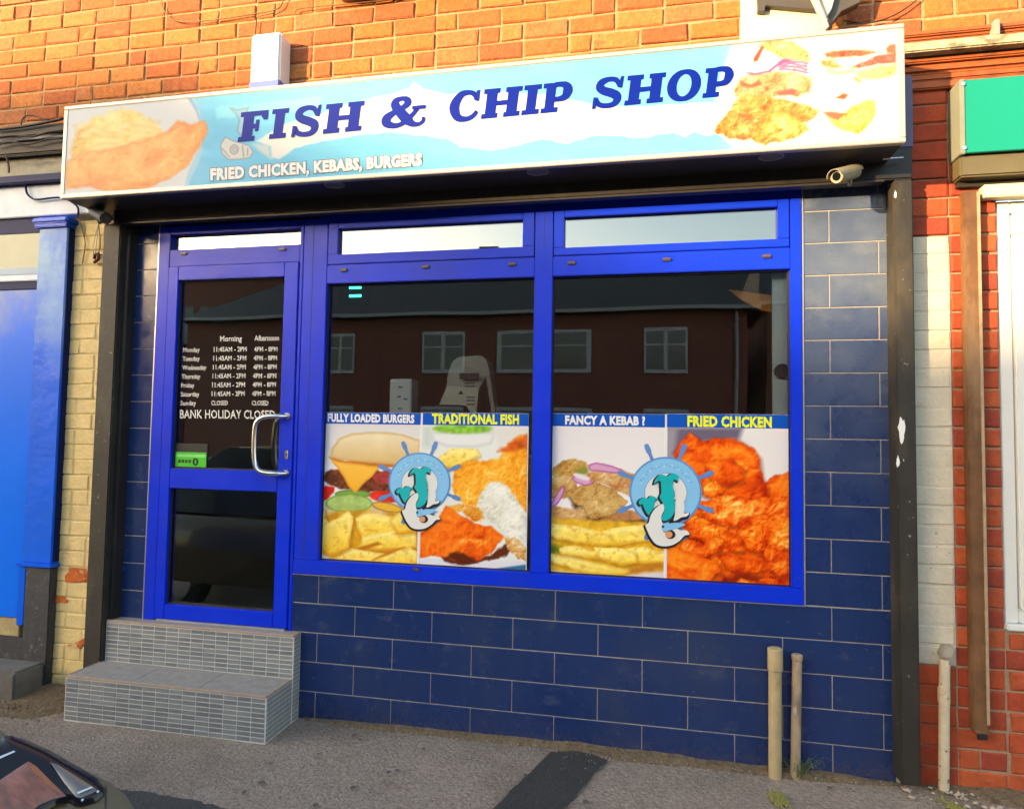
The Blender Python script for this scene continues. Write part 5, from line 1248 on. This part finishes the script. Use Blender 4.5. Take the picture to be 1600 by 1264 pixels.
# cornice between the two signs
co = thing('terracotta_cornice', 'weathered terracotta and stone cornice above the green sign', 'cornice', (1.0, -.05, 3.4))
TC = mat('terracotta', (.34,.085,.022), rough=.7, var=.25, vscale=10, bump=.003, bscale=25, stain=[((.10,.035,.02), 6, .56, .12, .6, 3, (1,1,2))])
STN = mat('weathered_cornice_stone', (.42,.38,.25), rough=.9, var=.35, vscale=16, bump=.012, bscale=30, stain=[((.10,.085,.06), 9, .52, .1, .7, 4, (1,1,2))])
CX0, CX1 = .30, 2.6
def band(name, py0, py1, Y, M, px=1500, bev=.006, x0=CX0, y2=.05):
    z1_, z0_ = xz(px, py0, Y)[1], xz(px, py1, Y)[1]
    return MB().box(x0, CX1, Y, y2, z0_, z1_).build(name, M, co, bevel=bev, seg=3)
band('roll_moulding', 42, 50, -.06, TC); band('roll_moulding', 50.5, 58.5, -.045, TC)
sb = band('stone_ledge', 59, 75, -.10, STN)
band('stone_fillet', 75.5, 83, -.06, mat('dark_stone_fillet', (.12,.10,.075), rough=.85, var=.3, vscale=14))
band('cyma_moulding', 83.5, 93, -.05, TC); band('cyma_moulding', 93.5, 110, -.03, TC, bev=.012); band('cyma_moulding', 110.5, 122, -.015, TC); band('flat_course', 122.5, 135, -.022, TC)
band('dark_recess', 135.5, 250, -.004, mat('sooty_brick', (.05,.032,.02), rough=.9, var=.4, vscale=12, bump=.004), y2=.0085) if False else None
xa = xz(1556, 40, -.07)[0]; zc_ = xz(1556, 43, -.07)[1]
MB().box(xa-.012, xa+.012, -.085, -.02, zc_-.045, zc_+.03).build('lead_clip', mat('lead', (.30,.28,.24), rough=.6), co, bevel=.004)
r = random.Random(4); mb = MB()
for k in range(40):
    x = r.uniform(.9, 1.6); s = r.uniform(.006, .016); z = xz(1570, 114, -.04)[1]+r.uniform(-.01, .008)
    mb.add([(x-s, -.03-s, z-s*.6), (x+s, -.03-s*.7, z-s*.5), (x+s*.6, -.02, z-s*.6), (x-s*.3, -.03, z+s*.9)], [(0,1,3),(1,2,3),(2,0,3),(0,2,1)])
tag(mb.build('crumbled_mortar', mat('crumbled_mortar', (.52,.42,.25), rough=.95, var=.3, vscale=30), co), kind='stuff')

# ================================================================== SHOP INTERIOR
room = thing('shop_interior', 'dim interior of the shop behind the glass', 'room', (-1.9, 2, .4))
WALLI = mat('interior_wall', (.58,.56,.50), rough=.8, var=.1, vscale=2)
MB().box(-4.0, .1, 4.2, 4.3, .3, 2.9).build('back_wall', WALLI, room)
MB().box(-4.1, -4.0, .13, 4.3, .3, 2.9).build('side_wall', WALLI, room)
MB().box(.1, .2, .13, 4.3, .3, 2.9).build('side_wall', WALLI, room)
MB().box(-4.0, .1, .13, 4.2, .35, .42).build('floor', mat('interior_floor', (.26,.24,.22), rough=.5, var=.2), room)
MB().box(-4.0, .1, .13, 4.2, 2.75, 2.85).build('ceiling', mat('interior_ceiling', (.6,.59,.57), rough=.8, var=.05), room)
ct = thing('shop_counter', 'dark serving counter inside the shop', 'counter', (-1.2, 1.6, .42))
MB().box(-2.5, .0, 1.3, 1.9, .42, 1.35).build('base', mat('counter_front', (.22,.20,.19), rough=.4, var=.1), ct, bevel=.01)
MB().box(-2.52, .02, 1.27, 1.93, 1.351, 1.39).build('worktop', mat('counter_top', (.20,.19,.18), rough=.3, var=.1), ct, bevel=.006)
def inY(px_, py_, Y): return PY(px_, py_, Y)
sh2 = thing('window_shelf', 'shelf behind the posters inside the window', 'shelf', (-1.4, .2, 1.5))
MB().box(-2.6, -.2, .12, .42, 1.46, 1.49).build('board', mat('shelf_white', (.5,.5,.48), rough=.5), sh2)
# dispenser box
d0 = PY(608, 640, .24); d1 = PY(643, 592, .24)
dp = thing('dispenser_box', 'white dispenser box standing inside the left window pane', 'dispenser', (d0[0], .24, 1.49))
MB().box(d0[0], d1[0], .24, .36, 1.491, d1[2]).build('casing', mat('dispenser_white', (.80,.82,.84), rough=.4, var=.05), dp, bevel=.006)
for k, (u_, w_) in enumerate(((.5,.86),(.45,.7),(.75,.66),(.5,.5),(.5,.12),(.3,.1))):
    x = d0[0]+(d1[0]-d0[0])*u_; z = 1.5+(d1[2]-1.5)*w_
    MB().box(x-.012, x+.012, .2375, .2395, z-.004, z+.004).build('print_mark', mat('dispenser_ink', (.06,.22,.36), rough=.5), dp)
# folded card box / display
mcard = mat('card_white', (.68,.64,.52), rough=.6, var=.1, vscale=9)
cb = thing('menu_holder', 'cream hooded menu holder standing inside the left window pane', 'menu holder', tuple(PY(735, 640, .3)))
YC = .26
MB().prism([tuple(PY(*q, YC)) for q in ((699,603),(748,606),(744,645),(735,645),(728,633),(686,632))], (0, .02, 0)).build('front_card', mcard, cb, tri=True)
MB().prism([tuple(PY(*q, YC+.03)) for q in ((699,588),(706,566),(716,558),(750,555),(760,562),(766,585),(758,590),(748,608),(698,604))], (0, .12, 0)).build('hood', mat('hood_cream', (.44,.42,.36), rough=.6, var=.1), cb, tri=True)
MB().prism([tuple(PY(*q, YC+.035)) for q in ((757,575),(764,576),(774,645),(768,645))], (0, .1, 0)).build('side', mat('hood_side', (.36,.34,.30), rough=.6), cb)
for k, (a_, b_, c_, d_) in enumerate(((718,583,749,592),)):
    MB().prism([tuple(PY(*q, YC-.002)) for q in ((a_,b_),(c_,b_),(c_,d_),(a_,d_))], (0, .0015, 0)).build('black_label', LK, cb)
for y_ in (598, 603, 620, 625, 631):
    MB().prism([tuple(PY(*q, YC-.003)) for q in ((726 if y_ < 610 else 729, y_),(742,y_),(742,y_+1.6),(726 if y_ < 610 else 729,y_+1.6))], (0, .0015, 0)).build('print_line', LK, cb)
MB().prism([tuple(PY(*q, YC-.003)) for q in ((716,616),(720,610),(724,616))], (0, .0015, 0)).build('print_mark', LK, cb)
# green led display
def emis(name, col, s):
    M = bpy.data.materials.new(name); M.use_nodes = True; P = M.node_tree.nodes['Principled BSDF']
    P.inputs['Base Color'].default_value = (*col, 1); P.inputs['Emission Color'].default_value = (*col, 1); P.inputs['Emission Strength'].default_value = s; return M
sc0, sc1 = PY(541, 446, 1.6), PY(567, 471, 1.6)
le = thing('order_screen', 'small green lit display high inside the left window', 'screen', tuple(sc0))
MB().box(sc0[0]-.06, sc1[0]+.06, 1.6, 1.63, sc1[2]-.02, sc0[2]+.06).build('panel', mat('screen_black', (.004,.02,.016), rough=.3), le)
for (a_, b_) in ((447.5, 450), (460, 463)):
    q0, q1_ = PY(546, a_, 1.595), PY(565, b_, 1.595)
    n = 7
    for k in range(n):
        xx = q0[0]+(q1_[0]-q0[0])*k/n; MB().box(xx, xx+(q1_[0]-q0[0])/n*.7, 1.592, 1.598, min(q0[2], q1_[2])-.006, max(q0[2], q1_[2])-.004).build('lit_segment', MATS.setdefault('led', emis('led', (.05,.75,.5), 1.1)), le)
# pale side panel inside the right pane with a round black vent, and a sunlit bulkhead patch painted as an orange board
sp = thing('side_panel', 'pale panel inside the right edge of the window', 'panel', (-.2, .3, 1.5))
px0_ = PY(1207, 540, .08)[0]
MB().box(px0_, .05, .08, .10, 1.492, 2.42).build('board', mat('pale_green_board', (.84,.90,.86), rough=.5, var=.15, vscale=5), sp, bevel=.004)
c = PY(1222, 580, .07)
MB().tube([(c[0], .064, c[2]), (c[0], .0795, c[2])], .036, 18).build('vent', LK, sp)
ob_ = thing('sunlit_bulkhead_patch', 'orange board painted as a sunlit patch high inside the right window pane', 'board', tuple(PY(1180, 470, .16)))
MB().prism([tuple(PY(*q, .16)) for q in ((1138,452),(1216,463),(1216,490),(1190,485),(1160,470))], (0, .04, 0)).build('board', mat('sunlit_patch_orange', (.75,.26,.03), rough=.5, var=.1), ob_)

# ================================================================== CAR CORNER, bottom left
GOLD = mat('dark_gold_car_paint', (.085,.060,.02), rough=.28, metal=.35, var=.06, vscale=5, coat=.8)
DKB2 = mat('dark_bezel', (.004,.005,.012), rough=.22, var=.05, spec=.35)
car = thing('parked_car', 'parked car corner with black framed lamp glass at the bottom left', 'car', (-3.8, -2.75, -.125))
st = [(-1.86,.30,.42,.62),(-1.90,.52,.30,.66),(-2.02,.70,.24,.70),(-2.3,.80,.22,.715),(-2.7,.85,.22,.78),(-3.1,.86,.22,.86),(-3.6,.87,.22,.88),(-4.6,.87,.22,.90),(-5.4,.85,.24,.90),(-5.75,.78,.3,.84),(-5.85,.6,.4,.7)]
V = []; F = []; CY_ = -2.78
prof = [(-1.0,0.0),(-1.02,.35),(-1.0,.72),(-.95,.88),(-.82,.96),(-.45,1.0),(0,1.02),(.45,1.0),(.82,.96),(.95,.88),(1.0,.72),(1.02,.35),(1.0,0.0)]
for x, hw, zb, zt in st:
    for a_, b_ in prof: V.append((x, CY_+a_*hw, zb-.06+(zt-.09-zb+.06)*b_))
n = len(prof)
for i in range(len(st)-1):
    for k in range(n-1): F.append((i*n+k, i*n+k+1, (i+1)*n+k+1, (i+1)*n+k))
F += [tuple(range(n)), tuple(range((len(st)-1)*n, len(st)*n))[::-1]]
MB().add(V, F).build('body', GOLD, car, smooth=True)
cab = [(-2.95,.72,.80),(-3.75,.62,1.36),(-4.7,.62,1.38),(-5.5,.70,.85)]
V = []; 
for x, hw, z in cab: V += [(x, CY_-hw, z), (x, CY_+hw, z)]
base = [(-2.95,.74),(-3.75,.78),(-4.7,.78),(-5.5,.74)]
for x, hw in base: V += [(x, CY_-hw, .78), (x, CY_+hw, .78)]
MB().add(V, [(0,1,3,2),(2,3,5,4),(4,5,7,6),(0,2,10,8),(2,4,12,10),(4,6,14,12),(1,9,11,3),(3,11,13,5),(5,13,15,7),(0,8,9,1),(6,7,15,14)]).build('cabin', DKB2, car, bevel=.05, seg=3)
for wx in (-2.55, -5.05):
    for s in (-1, 1):
        yw = CY_+s*.76
        w_ = MB().tube([(wx, yw-.09, .17), (wx, yw+.09, .17)], .30, 24).build('wheel', mat('tyre', (.02,.02,.02), rough=.8), car)
        MB().tube([(wx, yw+s*.092-.002, .17), (wx, yw+s*.092+.002, .17)], .2, 18).build('rim', STEEL, w_)
# lamp cluster on the near wing: its face leans up and forward
lp0, ln = (-2.25, -1.95, .70), (.36, -.50, .79)
def lampq(pts, off=0.0):
    nn = np.array(ln)/np.linalg.norm(ln); return [tuple(PN(*q, np.array(lp0)+nn*off, ln)) for q in pts]
nn = np.array(ln)/np.linalg.norm(ln)
from mathutils.geometry import delaunay_2d_cdt
def dome(name, pts, off, h, s_, M, parent, step=5.0):
    """lamp glass: a polygon blown up into a shallow convex shell"""
    P = np.array(pts, float); n = len(P); B = []
    for i in range(n):
        a, b = P[i], P[(i+1) % n]; k = max(1, int(np.linalg.norm(b-a)/step))
        B += [a+(b-a)*j/k for j in range(k)]
    B = np.array(B); lo, hi = P.min(0), P.max(0)
    gx, gy = np.meshgrid(np.arange(lo[0], hi[0], step), np.arange(lo[1], hi[1], step)); G = np.stack([gx.ravel(), gy.ravel()], 1)
    allp = np.concatenate([B, G]); nb_ = len(B)
    r_ = delaunay_2d_cdt([Vector((p[0], p[1])) for p in allp], [(i, (i+1) % nb_) for i in range(nb_)], [], 1, 1e-3)
    V2 = np.array([tuple(v) for v in r_[0]]); D = np.full(len(V2), 1e9)
    for i in range(nb_):
        a, b = B[i], B[(i+1) % nb_]; e = b-a; t = np.clip(((V2-a)@e)/(e@e+1e-9), 0, 1); D = np.minimum(D, np.linalg.norm(V2-a-t[:, None]*e, axis=1))
    W3 = np.array(lampq([tuple(v) for v in V2], off)); W3 = W3+nn*(h*(1-np.exp(-D/s_)))[:, None]
    return MB().add(W3, [tuple(f) for f in r_[2]]).build(name, M, parent, smooth=True)
MB().prism(lampq([(-60,1120),(0,1138),(12,1147),(40,1152),(80,1170),(120,1193),(170,1219),(195,1238),(211,1262),(220,1300),(60,1330),(-80,1310)], -.012), tuple(-nn*.10)).build('wing_panel', GOLD, car, bevel=.008, tri=True)
hl = dome('headlamp', [(-60,1150),(0,1158),(4,1150),(18,1149),(42,1157),(72,1170),(100,1186),(130,1203),(152,1216),(163,1230),(162,1241),(150,1252),(128,1259),(117,1258),(108,1252),(90,1256),(60,1275),(-60,1310)], -.008, .02, 12, DKB2, car)
dome('lens', [(-60,1240),(0,1218),(30,1198),(44,1189),(56,1196),(80,1220),(104,1243),(82,1248),(60,1258),(40,1275),(-60,1290)], .0125, .012, 18, mat('amber_lens', (.17,.06,.04), rough=.2, var=.6, vscale=22, coat=.5, stretch=(1,3,1)), hl)
dome('lens', [(78,1190),(90,1194),(120,1212),(148,1230),(152,1234),(146,1238),(126,1246),(118,1244),(100,1222)], .0125, .008, 10, mat('clear_lens', (.10,.095,.10), rough=.15, var=.3, coat=.6), hl)
MB().prism(lampq([(120,1237),(143,1228),(145,1230),(122,1240)], .022), tuple(-nn*.002)).build('chrome_strip', STEEL, hl)
MB().prism(lampq([(-20,1189),(22,1172),(24,1174),(-20,1194)], .014), tuple(-nn*.002)).build('chrome_strip', STEEL, hl)
for q in ((129,1250),(153,1237)):
    c = np.array(lampq([q], .012)[0]); MB().tube([c, c+nn*.003], .0028, 8).build('screw', STEEL, hl)
a_ = lampq([(165,1224),(167,1232),(166,1264),(164,1264),(163,1236)], -.0105)
MB().prism(a_, tuple(-nn*.001)).build('panel_gap', GASKET, car)

# ================================================================== HOUSES ACROSS THE ROAD (seen mirrored in the glass; they also shade the shopfront)
OBR = mat('far_brick', (.15,.05,.035), rough=.9, var=.25, vscale=3)
SLATE = mat('slate_roof', (.035,.035,.038), rough=.7, var=.25, vscale=2.5)
def house(label, x0, x1, yf, yb, eave, ridge, hl_, hr_, wins, chim, group='houses across the road'):
    o = thing('brick_house', label, 'house', ((x0+x1)/2, yf, 0), group)
    MB().box(x0, x1, yb, yf, -.1, eave).build('wall', OBR, o)
    ym = (yf+yb)/2; e = .3
    V = [(x0-e, yf+e, eave-.05), (x1+e, yf+e, eave-.05), (x1+e, yb-e, eave-.05), (x0-e, yb-e, eave-.05), (x0+hl_, ym, ridge), (x1-hr_, ym, ridge)]
    rf = MB().add(V, [(0,1,5,4),(1,2,5),(2,3,4,5),(3,0,4),(0,3,2,1)]).build('roof', SLATE, o)
    for cx_, h_ in chim: MB().box(cx_-.35, cx_+.35, ym-.3, ym+.3, ridge-.8, ridge+h_).build('chimney', OBR, rf)
    MB().box(x0-e, x1+e, yf+e-.02, yf+e+.1, eave-.08, eave+.02).build('gutter', mat('gutter_grey', (.24,.24,.26), rough=.5), o)
    for wx, wz, ww, wh in wins:
        w_ = MB()
        fr_ = MB().box(wx-ww/2, wx+ww/2, yf+.0, yf+.06, wz, wz+wh).build('window', mat('far_window_frame', (.34,.34,.36), rough=.5), o)
        for k in (-1, 1):
            MB().box(wx+k*ww*.25-ww*.2, wx+k*ww*.25+ww*.2, yf+.061, yf+.07, wz+.12, wz+wh*.62).build('pane', mat('far_pane', (.06,.065,.07), rough=.2), fr_)
            MB().box(wx+k*ww*.25-ww*.2, wx+k*ww*.25+ww*.2, yf+.061, yf+.07, wz+wh*.66, wz+wh-.1).build('pane', MATS['far_pane'], fr_)
    MB().tube([(x1-.3, yf+.08, 0), (x1-.3, yf+.08, eave)], .05, 8).build('downpipe', MATS['gutter_grey'], o)
    return o
def mirror_x(px_, py_): return float(PY(px_, py_, 16.0)[0])
wz0, wz1 = float(PY(1040, 582, 16)[2]), float(PY(1040, 512, 16)[2])
wn_ = [(mirror_x(531, 545), wz0, 1.0, wz1-wz0), (mirror_x(692, 545), wz0, 1.35, wz1-wz0), (mirror_x(850, 545), wz0, 2.9, wz1-wz0), (mirror_x(1040, 545), wz0, 1.25, wz1-wz0)]
wn_ += [(w_[0], .9, w_[2], 1.5) for w_ in wn_]
XH1 = mirror_x(1168, 600)
house('red brick house with white windows and hipped slate roof mirrored in the window', -16.0, XH1, -16, -24, 5.3, 8.3, 4, 4, wn_, [(-6.5, .2)])
house('brick house with hipped roof mirrored in the door glass', -34, -19.7, -16, -24, 5.2, 8.2, 3, 4, [(-22.5, 3.4, 1.3, 1.4), (-26, 3.4, 1.3, 1.4), (-22.5, .8, 2, 1.6)], [(-31, .9)])
house('brick house farther along to the right across the road', 3.0, 22, -18.5, -27, 5.9, 9.0, .5, 4, [(5.5, 3.4, 1.3, 1.4), (9, 3.4, 1.3, 1.4)], [(12, .9)])
house('brick house farther along to the left across the road', -52, -35.2, -16, -24, 5.2, 7.8, 3, 3, [], [(-45, .9)])
gw = thing('garden_wall', 'low brick garden wall across the road', 'wall', (0, -11.7, 0))
MB().box(-40, 30, -11.85, -11.65, -.05, .8).build('wall', OBR, gw); MB().box(-40, 30, -11.88, -11.62, .8, .87).build('coping', KERB, gw)

fb = thing('reflection_blocker', 'added tall brick block hiding the sky in the door glass reflection', 'blocker', (-46, -72, 0))  # added unseen block that keeps bright sky out of the door reflection
MB().box(-66, -46, -86, -70, -.1, 21).build('wall', OBR, fb)  # body of the added reflection blocker
MB().box(-66.4, -45.6, -86.4, -69.6, 21, 21.8).build('blocker_parapet', KERB, fb)
for i in range(9):
    for j in range(5):
        MB().box(-65+i*2.1, -63.8+i*2.1, -70, -69.9, 1.5+j*3.5, 3.6+j*3.5).build('window', MATS['far_pane'], fb)

house('added brick house with a tall slate roof hiding sky behind the first house', -8, 7, -34, -42, 8.5, 12.3, 1, 1, [], [(5, .4)])  # added to cover a bright sky patch in the window reflection
